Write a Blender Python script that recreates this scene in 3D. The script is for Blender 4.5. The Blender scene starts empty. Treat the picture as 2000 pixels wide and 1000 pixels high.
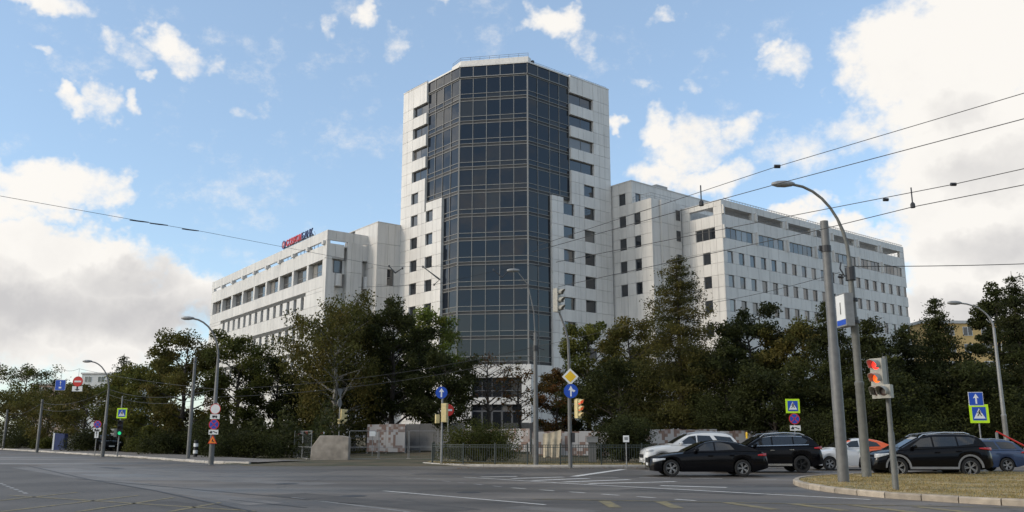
import bpy, bmesh, math, random
import numpy as np
from mathutils import Vector, Matrix
sc = bpy.context.scene
col = sc.collection
R = math.radians

# ------------------------------------------------------------------ camera
F = 1689.0; TH = math.atan(352 / F); CH = 1.6
cam_d = bpy.data.cameras.new('camera'); cam = bpy.data.objects.new('camera', cam_d); col.objects.link(cam)
cam_d.sensor_width = 36; cam_d.lens = F / 2000 * 36; cam_d.clip_start = .1; cam_d.clip_end = 3000
cam.location = (0, 0, CH); cam.rotation_euler = (math.pi / 2 + TH, 0, 0)
sc.camera = cam
sc.render.resolution_x = 1024; sc.render.resolution_y = 512

def ray(u, v):
    x = (u - 1000) / F; y = -(v - 500) / F
    return np.array([x, math.cos(TH) - y * math.sin(TH), math.sin(TH) + y * math.cos(TH)])
def atz(u, v, z=0.0):
    d = ray(u, v); t = (z - CH) / d[2]; return d * t + np.array([0, 0, CH])
def aty(u, v, Y):
    d = ray(u, v); t = Y / d[1]; return d * t + np.array([0, 0, CH])
def on_plane(P0, ang, u, v):
    d = ray(u, v); a = R(ang); n = np.array([-math.sin(a), math.cos(a)])
    t = (n @ np.array(P0[:2])) / (n @ d[:2]); p = d * t
    return (p[0] - P0[0]) * math.cos(a) + (p[1] - P0[1]) * math.sin(a), p[2] + CH

# ------------------------------------------------------------------ sky, sun, exposure
SUN_DIR = Vector((-0.88, -0.30, 0.44)).normalized()
sun_el = math.asin(SUN_DIR.z); sun_az = math.atan2(SUN_DIR.x, SUN_DIR.y)
world = bpy.data.worlds.new('World'); sc.world = world; world.use_nodes = True
def build_world():
    nt = world.node_tree; nt.nodes.clear(); N = nt.nodes; L = nt.links
    def nd(t, **k):
        n = N.new(t)
        for a, b in k.items(): setattr(n, a, b)
        return n
    def setin(n, i, v):
        if hasattr(v, 'is_linked') or hasattr(v, 'links'): L.new(v, n.inputs[i])
        else: n.inputs[i].default_value = v
    def m(op, a, b=0.0, c=None, clamp=False):
        n = nd('ShaderNodeMath', operation=op, use_clamp=clamp); setin(n, 0, a); setin(n, 1, b)
        if c is not None: setin(n, 2, c)
        return n.outputs[0]
    def vm(op, a, b=None):
        n = nd('ShaderNodeVectorMath', operation=op); setin(n, 0, a)
        if b is not None: setin(n, 1, b)
        return n.outputs['Value'] if op == 'LENGTH' else n.outputs[0]
    def sst(v, lo, hi):
        n = nd('ShaderNodeMapRange', interpolation_type='SMOOTHSTEP'); setin(n, 0, v); n.inputs[1].default_value = lo; n.inputs[2].default_value = hi
        return n.outputs[0]
    def noise(vec, scale, detail=6, rough=.55, dist=0.0):
        n = nd('ShaderNodeTexNoise'); L.new(vec, n.inputs['Vector']); n.inputs['Scale'].default_value = scale
        n.inputs['Detail'].default_value = detail; n.inputs['Roughness'].default_value = rough; n.inputs['Distortion'].default_value = dist
        return n
    tc = nd('ShaderNodeTexCoord'); dirv = vm('NORMALIZE', tc.outputs['Generated'])
    sky = nd('ShaderNodeTexSky', sky_type='NISHITA', sun_disc=False, sun_elevation=sun_el, sun_rotation=sun_az)
    sky.air_density = 1.0; sky.dust_density = .6; sky.ozone_density = 1.6
    sep = nd('ShaderNodeSeparateXYZ'); L.new(dirv, sep.inputs[0]); X, Y, Z = sep.outputs
    az = m('ARCTAN2', X, Y); el = m('ARCSINE', Z)
    cmb = nd('ShaderNodeCombineXYZ'); L.new(az, cmb.inputs[0]); L.new(el, cmb.inputs[1])
    P = cmb.outputs[0]
    # fluffy edges: warp the position by fine noise
    w1 = noise(dirv, 9, 5, .62)
    off = vm('MULTIPLY', vm('SUBTRACT', w1.outputs['Color'], (.5, .5, .5)), (.16, .11, 0))
    w2 = noise(dirv, 38, 3, .6)
    off2 = vm('MULTIPLY', vm('SUBTRACT', w2.outputs['Color'], (.5, .5, .5)), (.028, .024, 0))
    Pw = vm('ADD', vm('ADD', P, off), off2)
    def blobs(lst, base):
        acc = None
        for (u, v, ru, rv, a) in lst:
            d = ray(u, v); A = math.atan2(d[0], d[1]); E_ = math.atan2(d[2], math.hypot(d[0], d[1]))
            qn = nd('ShaderNodeVectorMath', operation='MULTIPLY_ADD'); L.new(base, qn.inputs[0]); qn.inputs[1].default_value = (F / ru, F / rv, 0); qn.inputs[2].default_value = (-A * F / ru, -E_ * F / rv, 0); q = qn.outputs[0]
            n = nd('ShaderNodeVectorMath', operation='DOT_PRODUCT'); L.new(q, n.inputs[0]); L.new(q, n.inputs[1])
            f = m('MULTIPLY_ADD', n.outputs['Value'], -a, a)
            acc = f if acc is None else m('MAXIMUM', acc, f)
        return m('MAXIMUM', acc, 0.0)
    CL = [(60, 0, 130, 30, .95), (250, 92, 60, 30, .5), (320, 70, 80, 34, .75), (370, 95, 60, 30, .6), (290, 132, 40, 16, .75), (30, 108, 40, 14, .6), (210, 75, 24, 20, .42),
          (115, 205, 60, 22, .85), (185, 205, 55, 42, .85), (262, 195, 36, 42, 1.), (70, 350, 110, 46, 1.1), (150, 365, 90, 50, 1.1), (215, 370, 52, 42, 1.), (-60, 380, 140, 60, 1.1),
          (20, 470, 190, 70, 1.2), (130, 500, 170, 80, 1.9), (230, 540, 130, 80, 1.2), (330, 575, 95, 62, 1.2), (400, 600, 90, 70, 1.1), (60, 600, 330, 120, 1.9), (100, 695, 420, 36, 1.0), (-200, 560, 300, 240, 1.4),
          (650, 40, 24, 34, .5), (730, 14, 30, 30, .6), (770, 70, 28, 40, .42), (885, 10, 22, 20, .45), (1075, 35, 62, 46, 1.0), (1135, 62, 38, 38, .55), (1310, 20, 36, 18, .5),
          (1550, 128, 70, 38, .75), (1510, 100, 30, 20, .55), (1610, 198, 20, 12, .5), (415, 177, 14, 10, .5), (490, 212, 40, 20, .36),
          (1290, 245, 52, 44, .95), (1350, 280, 95, 66, .85), (1300, 330, 60, 40, 1.0), (1400, 350, 120, 40, .95), (1205, 250, 30, 24, .85), (1440, 250, 44, 44, .7), (1560, 285, 110, 56, .62), (1660, 270, 90, 46, .7), (1250, 160, 40, 14, .36), (1350, 165, 22, 18, .36),
          (1580, 410, 60, 26, 1.0), (1640, 450, 90, 34, 1.1), (1700, 480, 100, 40, 1.1), (1840, 130, 180, 150, 1.9), (1760, 70, 100, 50, .9), (1990, 40, 180, 120, 1.9), (1920, 320, 230, 150, 1.9), (1780, 250, 100, 70, 1.0), (1950, 480, 240, 150, 1.9), (1800, 520, 100, 70, 1.1), (1880, 620, 330, 70, 1.2), (2200, 300, 260, 330, 1.4),
          (600, 760, 500, 40, .8), (1200, 720, 400, 40, .7)]
    D = blobs(CL, Pw)
    # generic broken cloud outside the frame, same character as the sky in view
    wout = m('MAXIMUM', sst(m('ABSOLUTE', az), .62, .85), sst(el, .52, .72))
    gn = noise(vm('MULTIPLY', dirv, (1, 1, 1.9)), 2.6, 6, .56)
    G = m('MULTIPLY', m('MULTIPLY_ADD', gn.outputs[0], 5.0, -2.30), wout)
    fb = noise(vm('MULTIPLY', dirv, (1, 1, 1.35)), 19, 7, .66)
    T = m('ADD', m('MAXIMUM', D, G), m('MULTIPLY_ADD', fb.outputs[0], 2.1, -1.08))
    mask = sst(T, .0, .92)
    mask = m('MULTIPLY', mask, sst(Z, -.02, .01))
    # cloud light and shade: grey bases, white tops, billows
    DK = [(120, 600, 320, 72, 1.0), (260, 545, 130, 50, .75), (330, 640, 160, 50, .9), (-150, 600, 250, 120, 1.), (1960, 320, 130, 50, .55), (1960, 470, 170, 50, .7), (1940, 600, 220, 60, .75), (1860, 215, 70, 30, .3), (150, 690, 300, 16, .2), (2300, 500, 260, 200, .8)]
    K = blobs(DK, vm('ADD', P, off))
    bil = noise(dirv, 11, 5, .6)
    gk = noise(vm('MULTIPLY', dirv, (1, 1, 2.)), 3.4, 3, .5)
    K2 = m('MULTIPLY', sst(gk.outputs[0], .46, .66), wout)
    thick = sst(T, .5, 1.5)
    sh = m('MULTIPLY', m('MAXIMUM', K, m('MULTIPLY', K2, thick)), m('MULTIPLY_ADD', bil.outputs[0], 1.3, .35), clamp=True)
    sh = m('ADD', sh, m('MULTIPLY', sst(bil.outputs[0], .5, .75), .16), clamp=True)
    mix = nd('ShaderNodeMix', data_type='RGBA'); L.new(sh, mix.inputs['Factor'])
    mix.inputs[6].default_value = (6.5, 6.3, 6.0, 1); mix.inputs[7].default_value = (4.1, 4.03, 4.05, 1)
    tint = nd('ShaderNodeMix', data_type='RGBA', blend_type='MULTIPLY'); tint.inputs['Factor'].default_value = 1
    L.new(sky.outputs[0], tint.inputs[6]); tint.inputs[7].default_value = (1.22, 1.28, 1.28, 1)
    veil = nd('ShaderNodeMix', data_type='RGBA'); veil.inputs['Factor'].default_value = .25      # thin high haze over the whole sky
    L.new(tint.outputs[2], veil.inputs[6]); veil.inputs[7].default_value = (4.9, 6.4, 8.3, 1)
    # droplets scatter forwards: all cloud grows brighter towards the sun, smoothly over the whole sky
    dt = nd('ShaderNodeVectorMath', operation='DOT_PRODUCT'); L.new(dirv, dt.inputs[0]); dt.inputs[1].default_value = tuple(SUN_DIR)
    ph = m('MULTIPLY_ADD', m('POWER', m('MAXIMUM', dt.outputs['Value'], 0.0), 4.0), 2.2, 1.0)
    cl = nd('ShaderNodeVectorMath', operation='SCALE'); L.new(mix.outputs[2], cl.inputs[0]); L.new(ph, cl.inputs['Scale'])
    fin = nd('ShaderNodeMix', data_type='RGBA'); L.new(mask, fin.inputs['Factor']); L.new(veil.outputs[2], fin.inputs[6]); L.new(cl.outputs[0], fin.inputs[7])
    bg = nd('ShaderNodeBackground'); L.new(fin.outputs[2], bg.inputs[0]); bg.inputs[1].default_value = .15
    world.cycles.sampling_method = 'MANUAL'; world.cycles.sample_map_resolution = 256
    out = nd('ShaderNodeOutputWorld'); L.new(bg.outputs[0], out.inputs[0])
build_world()
sl = bpy.data.lights.new('sun', 'SUN'); sl.energy = 1.5; sl.angle = R(11); sl.color = (1, .88, .72)
so = bpy.data.objects.new('sun', sl); col.objects.link(so); so.rotation_euler = SUN_DIR.to_track_quat('Z', 'Y').to_euler(); so.location = (-40, -30, 60)
vs = sc.view_settings; vs.view_transform = 'Standard'; vs.look = 'None'; vs.gamma = 1; vs.exposure = 0.0; vs.use_curve_mapping = False
sc.render.engine = 'CYCLES'

# ------------------------------------------------------------------ materials
MATS = {}
def pbsdf(name):
    m = bpy.data.materials.new(name); m.use_nodes = True
    return m, m.node_tree, m.node_tree.nodes['Principled BSDF']
def mat(name, c, rough=.6, metal=0, var=.12, scale=3.0, bump=0.0, bscale=30, objrand=0.0, spec=None, streak=0.0, coat=0.0, emit=None):
    """colour with noise variation, optional per-object variation, vertical grime streaks and fine relief"""
    if name in MATS: return MATS[name]
    m, nt, b = pbsdf(name); N = nt.nodes; L = nt.links
    tc = N.new('ShaderNodeTexCoord'); nz = N.new('ShaderNodeTexNoise'); nz.inputs['Scale'].default_value = scale; nz.inputs['Detail'].default_value = 6
    geo = N.new('ShaderNodeNewGeometry'); L.new(geo.outputs['Position'], nz.inputs['Vector'])
    cr = N.new('ShaderNodeMapRange'); L.new(nz.outputs[0], cr.inputs[0]); cr.inputs[1].default_value = .3; cr.inputs[2].default_value = .7
    cr.inputs[3].default_value = 1 - var; cr.inputs[4].default_value = 1 + var
    val = cr.outputs[0]
    if objrand:
        oi = N.new('ShaderNodeObjectInfo'); mr = N.new('ShaderNodeMapRange'); L.new(oi.outputs['Random'], mr.inputs[0]); mr.inputs[3].default_value = 1 - objrand; mr.inputs[4].default_value = 1 + objrand
        mm = N.new('ShaderNodeMath'); mm.operation = 'MULTIPLY'; L.new(val, mm.inputs[0]); L.new(mr.outputs[0], mm.inputs[1]); val = mm.outputs[0]
    if streak:
        mp = N.new('ShaderNodeVectorMath'); mp.operation = 'MULTIPLY'; L.new(geo.outputs['Position'], mp.inputs[0]); mp.inputs[1].default_value = (2.2, 2.2, .16)
        n2 = N.new('ShaderNodeTexNoise'); L.new(mp.outputs[0], n2.inputs['Vector']); n2.inputs['Scale'].default_value = 1.0; n2.inputs['Detail'].default_value = 5
        r2 = N.new('ShaderNodeMapRange'); L.new(n2.outputs[0], r2.inputs[0]); r2.inputs[1].default_value = .48; r2.inputs[2].default_value = .75; r2.inputs[3].default_value = 1; r2.inputs[4].default_value = 1 - streak
        mm = N.new('ShaderNodeMath'); mm.operation = 'MULTIPLY'; L.new(val, mm.inputs[0]); L.new(r2.outputs[0], mm.inputs[1]); val = mm.outputs[0]
    hs = N.new('ShaderNodeVectorMath'); hs.operation = 'SCALE'; hs.inputs[0].default_value = c; L.new(val, hs.inputs['Scale'])
    L.new(hs.outputs[0], b.inputs['Base Color'])
    b.inputs['Roughness'].default_value = rough; b.inputs['Metallic'].default_value = metal
    if spec is not None: b.inputs['IOR'].default_value = spec
    if coat: b.inputs['Coat Weight'].default_value = coat; b.inputs['Coat Roughness'].default_value = .04
    if emit: b.inputs['Emission Color'].default_value = (*emit[0], 1); b.inputs['Emission Strength'].default_value = emit[1]
    if bump:
        n3 = N.new('ShaderNodeTexNoise'); n3.inputs['Scale'].default_value = bscale; n3.inputs['Detail'].default_value = 5; L.new(geo.outputs['Position'], n3.inputs['Vector'])
        bp = N.new('ShaderNodeBump'); bp.inputs['Strength'].default_value = bump; bp.inputs['Distance'].default_value = .02; L.new(n3.outputs[0], bp.inputs['Height']); L.new(bp.outputs[0], b.inputs['Normal'])
    MATS[name] = m; return m
def glass_mat(name, c, ior, rough=.03, rnd=.0, blind=(.3, .29, .27)):
    m, nt, b = pbsdf(name); N = nt.nodes; L = nt.links
    oi = N.new('ShaderNodeObjectInfo'); mr = N.new('ShaderNodeMapRange'); L.new(oi.outputs['Random'], mr.inputs[0]); mr.inputs[1].default_value = 1 - rnd; mr.inputs[2].default_value = 1.0 if rnd else 2.0
    mx = N.new('ShaderNodeMix'); mx.data_type = 'RGBA'; L.new(mr.outputs[0], mx.inputs['Factor']); mx.inputs[6].default_value = (*c, 1); mx.inputs[7].default_value = (*blind, 1)
    L.new(mx.outputs[2], b.inputs['Base Color']); b.inputs['Roughness'].default_value = rough; b.inputs['IOR'].default_value = ior
    geo = N.new('ShaderNodeNewGeometry'); n3 = N.new('ShaderNodeTexNoise'); n3.inputs['Scale'].default_value = .9; n3.inputs['Detail'].default_value = 2; L.new(geo.outputs['Position'], n3.inputs['Vector'])
    bp = N.new('ShaderNodeBump'); bp.inputs['Strength'].default_value = .05; bp.inputs['Distance'].default_value = .05; L.new(n3.outputs[0], bp.inputs['Height']); L.new(bp.outputs[0], b.inputs['Normal'])
    MATS[name] = m; return m
def foliage_mat(name):
    m, nt, b = pbsdf(name); N = nt.nodes; L = nt.links
    at = N.new('ShaderNodeAttribute'); at.attribute_name = 'leaf'
    L.new(at.outputs['Color'], b.inputs['Base Color']); b.inputs['Roughness'].default_value = .75; b.inputs['IOR'].default_value = 1.28
    tr = N.new('ShaderNodeBsdfTranslucent'); L.new(at.outputs['Color'], tr.inputs[0])
    mx = N.new('ShaderNodeMixShader'); mx.inputs[0].default_value = .38; L.new(b.outputs[0], mx.inputs[1]); L.new(tr.outputs[0], mx.inputs[2])
    L.new(mx.outputs[0], N['Material Output'].inputs['Surface']); return m
M_LEAF = foliage_mat('leaf')
M_PANEL = mat('white_panel', (.66, .635, .60), .5, var=.06, scale=.35, objrand=.05, streak=.15)
M_PANELW = mat('wing_panel', (.60, .577, .545), .5, var=.07, scale=.3, objrand=.045, streak=.18)
M_CORE = mat('core_grey', (.36, .35, .335), .8)
M_CORE2 = mat('core_white', (.52, .505, .48), .7, var=.06, scale=.4, streak=.12)
M_MULL = mat('mullion', (.22, .215, .205), .5, metal=.2, var=.05)
M_DARK = mat('dark_metal', (.03, .03, .032), .5)
M_FRAME = mat('window_frame', (.10, .10, .105), .5)
M_GLASS = glass_mat('curtain_glass', (.003, .006, .013), 1.50, .012, rnd=.3, blind=(.026, .026, .025))
M_WIN = glass_mat('window_glass', (.016, .018, .022), 1.8, .04, rnd=.25, blind=(.16, .15, .14))
M_WINR = glass_mat('wing_glass', (.05, .05, .05), 1.9, .05, rnd=.45, blind=(.26, .25, .235))
M_GAL = mat('galvanised', (.26, .26, .255), .5, metal=.35, var=.1, scale=6, streak=.1)
M_POLE = mat('pole_paint', (.135, .133, .127), .55, metal=.1, var=.14, scale=5, streak=.12)
M_POLEG = mat('pole_green_grey', (.135, .135, .122), .6, var=.15, scale=5)
M_WIRE = mat('wire', (.02, .02, .02), .6)
M_CONC = mat('concrete', (.30, .26, .215), .85, var=.3, scale=2.2, bump=.5, bscale=14, streak=.2)
M_KERB = mat('granite_kerb', (.34, .285, .22), .8, var=.22, scale=4, bump=.5, bscale=22, objrand=.16)
M_KERB2 = mat('kerb_grey', (.40, .37, .33), .85, var=.18, scale=3, bump=.4, objrand=.12)
M_TRUNK = mat('bark', (.055, .045, .036), .9, var=.3, scale=7, bump=.6, bscale=18)
M_BIRCH = mat('birch_bark', (.22, .21, .19), .8, var=.5, scale=5)
M_FENCE = mat('fence_green', (.035, .045, .042), .55, var=.15)
M_BLUE = mat('sign_blue', (.012, .07, .42), .4, var=.06)
M_WHITE = mat('sign_white', (.72, .72, .70), .45, var=.06)
M_RED = mat('sign_red', (.58, .03, .02), .4, var=.06)
M_BLACK = mat('sign_black', (.012, .012, .012), .5)
M_LIME = mat('sign_lime', (.52, .80, .015), .45, var=.05)
M_YEL = mat('sign_yellow', (.78, .48, .02), .4, var=.05)
M_ORANGE = mat('sign_orange', (.85, .22, .02), .45, var=.06)
M_HOUSE = mat('signal_grey', (.33, .315, .27), .55, var=.14, scale=9)
M_SIGY = mat('signal_cream', (.62, .50, .24), .55, var=.12, scale=9)

# ------------------------------------------------------------------ mesh helpers
class MB:
    def __init__(s): s.v = []; s.f = []; s.m = []
    def add(s, vs, fs, mi=0):
        o = len(s.v); s.v += [tuple(map(float, p)) for p in vs]; s.f += [tuple(i + o for i in f) for f in fs]; s.m += [mi] * len(fs); return s
    def box(s, x0, x1, y0, y1, z0, z1, mi=0):
        return s.add([(x0, y0, z0), (x1, y0, z0), (x1, y1, z0), (x0, y1, z0), (x0, y0, z1), (x1, y0, z1), (x1, y1, z1), (x0, y1, z1)],
                     [(0, 3, 2, 1), (4, 5, 6, 7), (0, 1, 5, 4), (1, 2, 6, 5), (2, 3, 7, 6), (3, 0, 4, 7)], mi)
    def prism(s, poly, z0, z1, mi=0):
        n = len(poly)
        s.add([(p[0], p[1], z0) for p in poly] + [(p[0], p[1], z1) for p in poly],
              [tuple(range(n))[::-1], tuple(range(n, 2 * n))] + [(i, (i + 1) % n, n + (i + 1) % n, n + i) for i in range(n)], mi); return s
    def plate(s, poly, y0, y1, mi=0):      # polygon in x,z extruded along y
        n = len(poly)
        return s.add([(p[0], y0, p[1]) for p in poly] + [(p[0], y1, p[1]) for p in poly],
              [tuple(range(n)), tuple(range(n, 2 * n))[::-1]] + [(i, n + i, n + (i + 1) % n, (i + 1) % n) for i in range(n)], mi)
    def tube(s, pts, rad, n=8, mi=0, cap=True):
        pts = [Vector(p) for p in pts]; k = len(pts)
        if not hasattr(rad, '__len__'): rad = [rad] * k
        o = len(s.v); up0 = None
        for i, p in enumerate(pts):
            t = (pts[min(i + 1, k - 1)] - pts[max(i - 1, 0)])
            if t.length < 1e-9: t = Vector((0, 0, 1))
            t.normalize()
            if up0 is None: up0 = Vector((1, 0, 0)) if abs(t.x) < .9 else Vector((0, 1, 0))
            a = (up0 - t * up0.dot(t)); a.normalize(); b = t.cross(a); up0 = a
            for j in range(n):
                an = 2 * math.pi * j / n; s.v.append(tuple(p + (a * math.cos(an) + b * math.sin(an)) * rad[i]))
        for i in range(k - 1):
            for j in range(n):
                s.f.append((o + i * n + j, o + i * n + (j + 1) % n, o + (i + 1) * n + (j + 1) % n, o + (i + 1) * n + j)); s.m.append(mi)
        if cap:
            s.f.append(tuple(range(o, o + n))[::-1]); s.m.append(mi); s.f.append(tuple(range(o + (k - 1) * n, o + k * n))); s.m.append(mi)
        return s
    def lathe(s, prof, axis='z', c=(0, 0, 0), n=16, mi=0, sc=(1, 1, 1)):   # prof: list (r,h)
        o = len(s.v)
        for (r, h) in prof:
            for j in range(n):
                a = 2 * math.pi * j / n; x, y = r * math.cos(a), r * math.sin(a)
                p = {'z': (x, y, h), 'y': (x, h, y), 'x': (h, x, y)}[axis]
                s.v.append((c[0] + p[0] * sc[0], c[1] + p[1] * sc[1], c[2] + p[2] * sc[2]))
        for i in range(len(prof) - 1):
            for j in range(n):
                s.f.append((o + i * n + j, o + i * n + (j + 1) % n, o + (i + 1) * n + (j + 1) % n, o + (i + 1) * n + j)); s.m.append(mi)
        return s
    def mesh(s, name, mats, smooth=False):
        me = bpy.data.meshes.new(name); me.from_pydata(s.v, [], s.f)
        if not isinstance(mats, (list, tuple)): mats = [mats]
        for m in mats: me.materials.append(m)
        if len(mats) > 1: me.polygons.foreach_set('material_index', s.m)
        bm = bmesh.new(); bm.from_mesh(me); bmesh.ops.recalc_face_normals(bm, faces=bm.faces); bm.to_mesh(me); bm.free()
        if smooth:
            me.polygons.foreach_set('use_smooth', [True] * len(me.polygons))
            try: me.set_sharp_from_angle(angle=R(smooth if smooth is not True else 40))
            except Exception: pass
        me.update(); return me
def link(name, data, parent=None, loc=(0, 0, 0), rz=0, kind=None):
    o = bpy.data.objects.new(name, data); col.objects.link(o); o.location = loc; o.rotation_euler = (0, 0, rz)
    if parent: o.parent = parent
    if kind: o['kind'] = kind
    return o
def tag(o, label, cat, group=None):
    o['label'] = label; o['category'] = cat
    if group: o['group'] = group
    return o
def thing(name, label, cat, loc=(0, 0, 0), rz=0, group=None):
    return tag(link(name, None, None, loc, rz), label, cat, group)
def part(name, mb, m, parent, loc=(0, 0, 0), rz=0, smooth=False, kind=None):
    return link(name, mb.mesh(name, m, smooth), parent, loc, rz, kind)
def single(name, mb, m, label, cat, loc=(0, 0, 0), rz=0, group=None, smooth=False):
    return tag(link(name, mb.mesh(name, m, smooth), None, loc, rz), label, cat, group)
def struct(name, mb, m, loc=(0, 0, 0), smooth=False, parent=None):
    return link(name, mb.mesh(name, m, smooth), parent, loc, 0, 'structure')
def copy_tree(o, parent=None):
    c = o.copy(); col.objects.link(c); c.parent = parent
    for ch in [x for x in bpy.data.objects if x.parent == o]: copy_tree(ch, c)
    return c
def sstep(a, b, x):
    t = min(1, max(0, (x - a) / (b - a))); return t * t * (3 - 2 * t)

# ------------------------------------------------------------------ ground, road, pavement
def dist_in(x, y):
    return min((x + 17.9) * .78 + (y - 52.6) * .625, y - 48.0)
def hz(x, y):
    d = dist_in(x, y)
    return -.04 + .12 * sstep(.2, 1.6, d) + 1.85 * sstep(8, 60, d)
def two_tone(name, c1, c2, scale, lo=.42, hi=.6, rough=.9, bump=.5, bscale=12, c3=None, s3=40):
    m, nt, b = pbsdf(name); N = nt.nodes; L = nt.links
    geo = N.new('ShaderNodeNewGeometry')
    def nz(s, d=6):
        n = N.new('ShaderNodeTexNoise'); n.inputs['Scale'].default_value = s; n.inputs['Detail'].default_value = d; L.new(geo.outputs['Position'], n.inputs['Vector']); return n.outputs[0]
    def mr(v, a, b_, c=0, d=1):
        n = N.new('ShaderNodeMapRange'); L.new(v, n.inputs[0])
        for i, q in enumerate((a, b_, c, d)): n.inputs[i + 1].default_value = q
        return n.outputs[0]
    mx = N.new('ShaderNodeMix'); mx.data_type = 'RGBA'; L.new(mr(nz(scale), lo, hi), mx.inputs['Factor']); mx.inputs[6].default_value = (*c1, 1); mx.inputs[7].default_value = (*c2, 1)
    o = mx.outputs[2]
    if c3:
        m2 = N.new('ShaderNodeMix'); m2.data_type = 'RGBA'; L.new(mr(nz(s3, 3), .5, .72), m2.inputs['Factor']); L.new(o, m2.inputs[6]); m2.inputs[7].default_value = (*c3, 1); o = m2.outputs[2]
    L.new(o, b.inputs['Base Color']); b.inputs['Roughness'].default_value = rough
    bp = N.new('ShaderNodeBump'); bp.inputs['Strength'].default_value = bump; bp.inputs['Distance'].default_value = .04; L.new(nz(bscale), bp.inputs['Height']); L.new(bp.outputs[0], b.inputs['Normal'])
    MATS[name] = m; return m
M_GROUND = two_tone('ground_grass', (.042, .045, .018), (.105, .08, .042), .35, c3=(.07, .05, .028), s3=3)
M_DRY = two_tone('dry_turf', (.24, .185, .075), (.38, .275, .125), .7, c3=(.11, .10, .038), s3=2.2)
def asphalt():
    m, nt, b = pbsdf('asphalt'); N = nt.nodes; L = nt.links
    geo = N.new('ShaderNodeNewGeometry')
    def nz(s, d=6, vec=None, r=.55):
        n = N.new('ShaderNodeTexNoise'); n.inputs['Scale'].default_value = s; n.inputs['Detail'].default_value = d; n.inputs['Roughness'].default_value = r; L.new(vec or geo.outputs['Position'], n.inputs['Vector']); return n.outputs[0]
    def mr(v, a, b_, c=0., d=1.):
        n = N.new('ShaderNodeMapRange'); L.new(v, n.inputs[0])
        for i, q in enumerate((a, b_, c, d)): n.inputs[i + 1].default_value = q
        return n.outputs[0]
    def mul(a, b_):
        n = N.new('ShaderNodeMath'); n.operation = 'MULTIPLY'; L.new(a, n.inputs[0]); L.new(b_, n.inputs[1]); return n.outputs[0]
    # wheel tracks and lane wear run along the road, here roughly along (-.62,.78)
    mp = N.new('ShaderNodeMapping'); mp.vector_type = 'POINT'; L.new(geo.outputs['Position'], mp.inputs[0]); mp.inputs['Rotation'].default_value = (0, 0, R(-129)); mp.inputs['Scale'].default_value = (.05, 1.0, 1)
    tracks = mr(nz(.55, 5, mp.outputs[0]), .35, .65, .70, 1.30)
    patch = mr(nz(.10, 3), .46, .54, .80, 1.16)
    fine = mr(nz(26, 4, r=.7), .3, .7, .80, 1.20)
    grain = mr(nz(90, 2), .3, .7, .86, 1.14)
    v = mul(mul(tracks, patch), mul(fine, grain))
    # cracks
    vo = N.new('ShaderNodeTexVoronoi'); vo.feature = 'DISTANCE_TO_EDGE'; vo.inputs['Scale'].default_value = .16
    wv = N.new('ShaderNodeTexNoise'); wv.inputs['Scale'].default_value = 1.3; wv.inputs['Detail'].default_value = 6; L.new(geo.outputs['Position'], wv.inputs['Vector'])
    ad = N.new('ShaderNodeVectorMath'); ad.operation = 'MULTIPLY_ADD'; L.new(wv.outputs['Color'], ad.inputs[0]); ad.inputs[1].default_value = (1.6, 1.6, 0); L.new(geo.outputs['Position'], ad.inputs[2]); L.new(ad.outputs[0], vo.inputs['Vector'])
    crk = mr(vo.outputs['Distance'], .0, .008, .55, 1.)
    v = mul(v, crk)
    sc_ = N.new('ShaderNodeVectorMath'); sc_.operation = 'SCALE'; sc_.inputs[0].default_value = (.120, .102, .084); L.new(v, sc_.inputs['Scale']); L.new(sc_.outputs[0], b.inputs['Base Color'])
    L.new(mr(nz(.22, 5, mp.outputs[0]), .4, .62, .40, .74), b.inputs['Roughness'])
    bp = N.new('ShaderNodeBump'); bp.inputs['Strength'].default_value = .35; bp.inputs['Distance'].default_value = .01; L.new(nz(60, 3), bp.inputs['Height']); L.new(bp.outputs[0], b.inputs['Normal'])
    MATS['asphalt'] = m; return m
M_ASPH = asphalt()
M_PAVE = two_tone('pavement', (.115, .105, .095), (.17, .15, .13), .5, rough=.85, bump=.3, bscale=30)
M_DUST = two_tone('dusty_asphalt', (.13, .115, .10), (.20, .165, .13), .4, rough=.9, bump=.3, bscale=30)
def build_ground():
    def axis(lo, hi, n, lin):
        a = np.linspace(-1, 1, n); s = np.sinh(a * 4.2) / np.sinh(4.2)
        return np.where(s < 0, -s * lo, s * hi)
    xs = sorted(set(list(np.arange(-70, 60, 2.0)) + list(np.linspace(-1500, -72, 14)) + list(np.linspace(62, 1500, 14))))
    ys = sorted(set([-200, -60, 0, 20, 40] + list(np.arange(46, 130, 1.6)) + list(np.linspace(134, 2600, 16))))
    mb = MB(); nx = len(xs)
    mb.v = [(x, y, hz(x, y)) for y in ys for x in xs]
    for j in range(len(ys) - 1):
        for i in range(nx - 1): mb.f.append((j * nx + i, j * nx + i + 1, (j + 1) * nx + i + 1, (j + 1) * nx + i)); mb.m.append(0)
    struct('ground', mb, M_GROUND, smooth=True)
build_ground()
KL = [(-205, 286), (-130, 192), (-62.9, 108.8), (-43.6, 85.4), (-34.4, 74.2), (-28.6, 67.2), (-18.2, 53.4), (-14.8, 51.4)]   # left kerb line
KI = [(-5.2, 51.6), (-4.4, 50.0), (-2.7, 48.2), (2.6, 46.6), (7.0, 46.9), (40, 48.4), (160, 54)]                              # far kerb line to the right
road_poly = KL + [(-13.4, 54.5), (-14, 62), (-6.0, 62), (-6.0, 54)] + KI + [(160, -40), (-205, -40)]
mb = MB(); mb.add([(x, y, 0) for x, y in road_poly], [tuple(range(len(road_poly)))])
struct('road', mb, M_ASPH)
mb = MB(); mb.add([(-14.6, 52.0, .006), (-13.2, 56, .006), (-13.4, 61.5, .006), (-6.1, 61.5, .006), (-5.6, 54, .006), (-5.3, 51.9, .006), (-9, 51.0, .006)], [tuple(range(7))])
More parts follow.
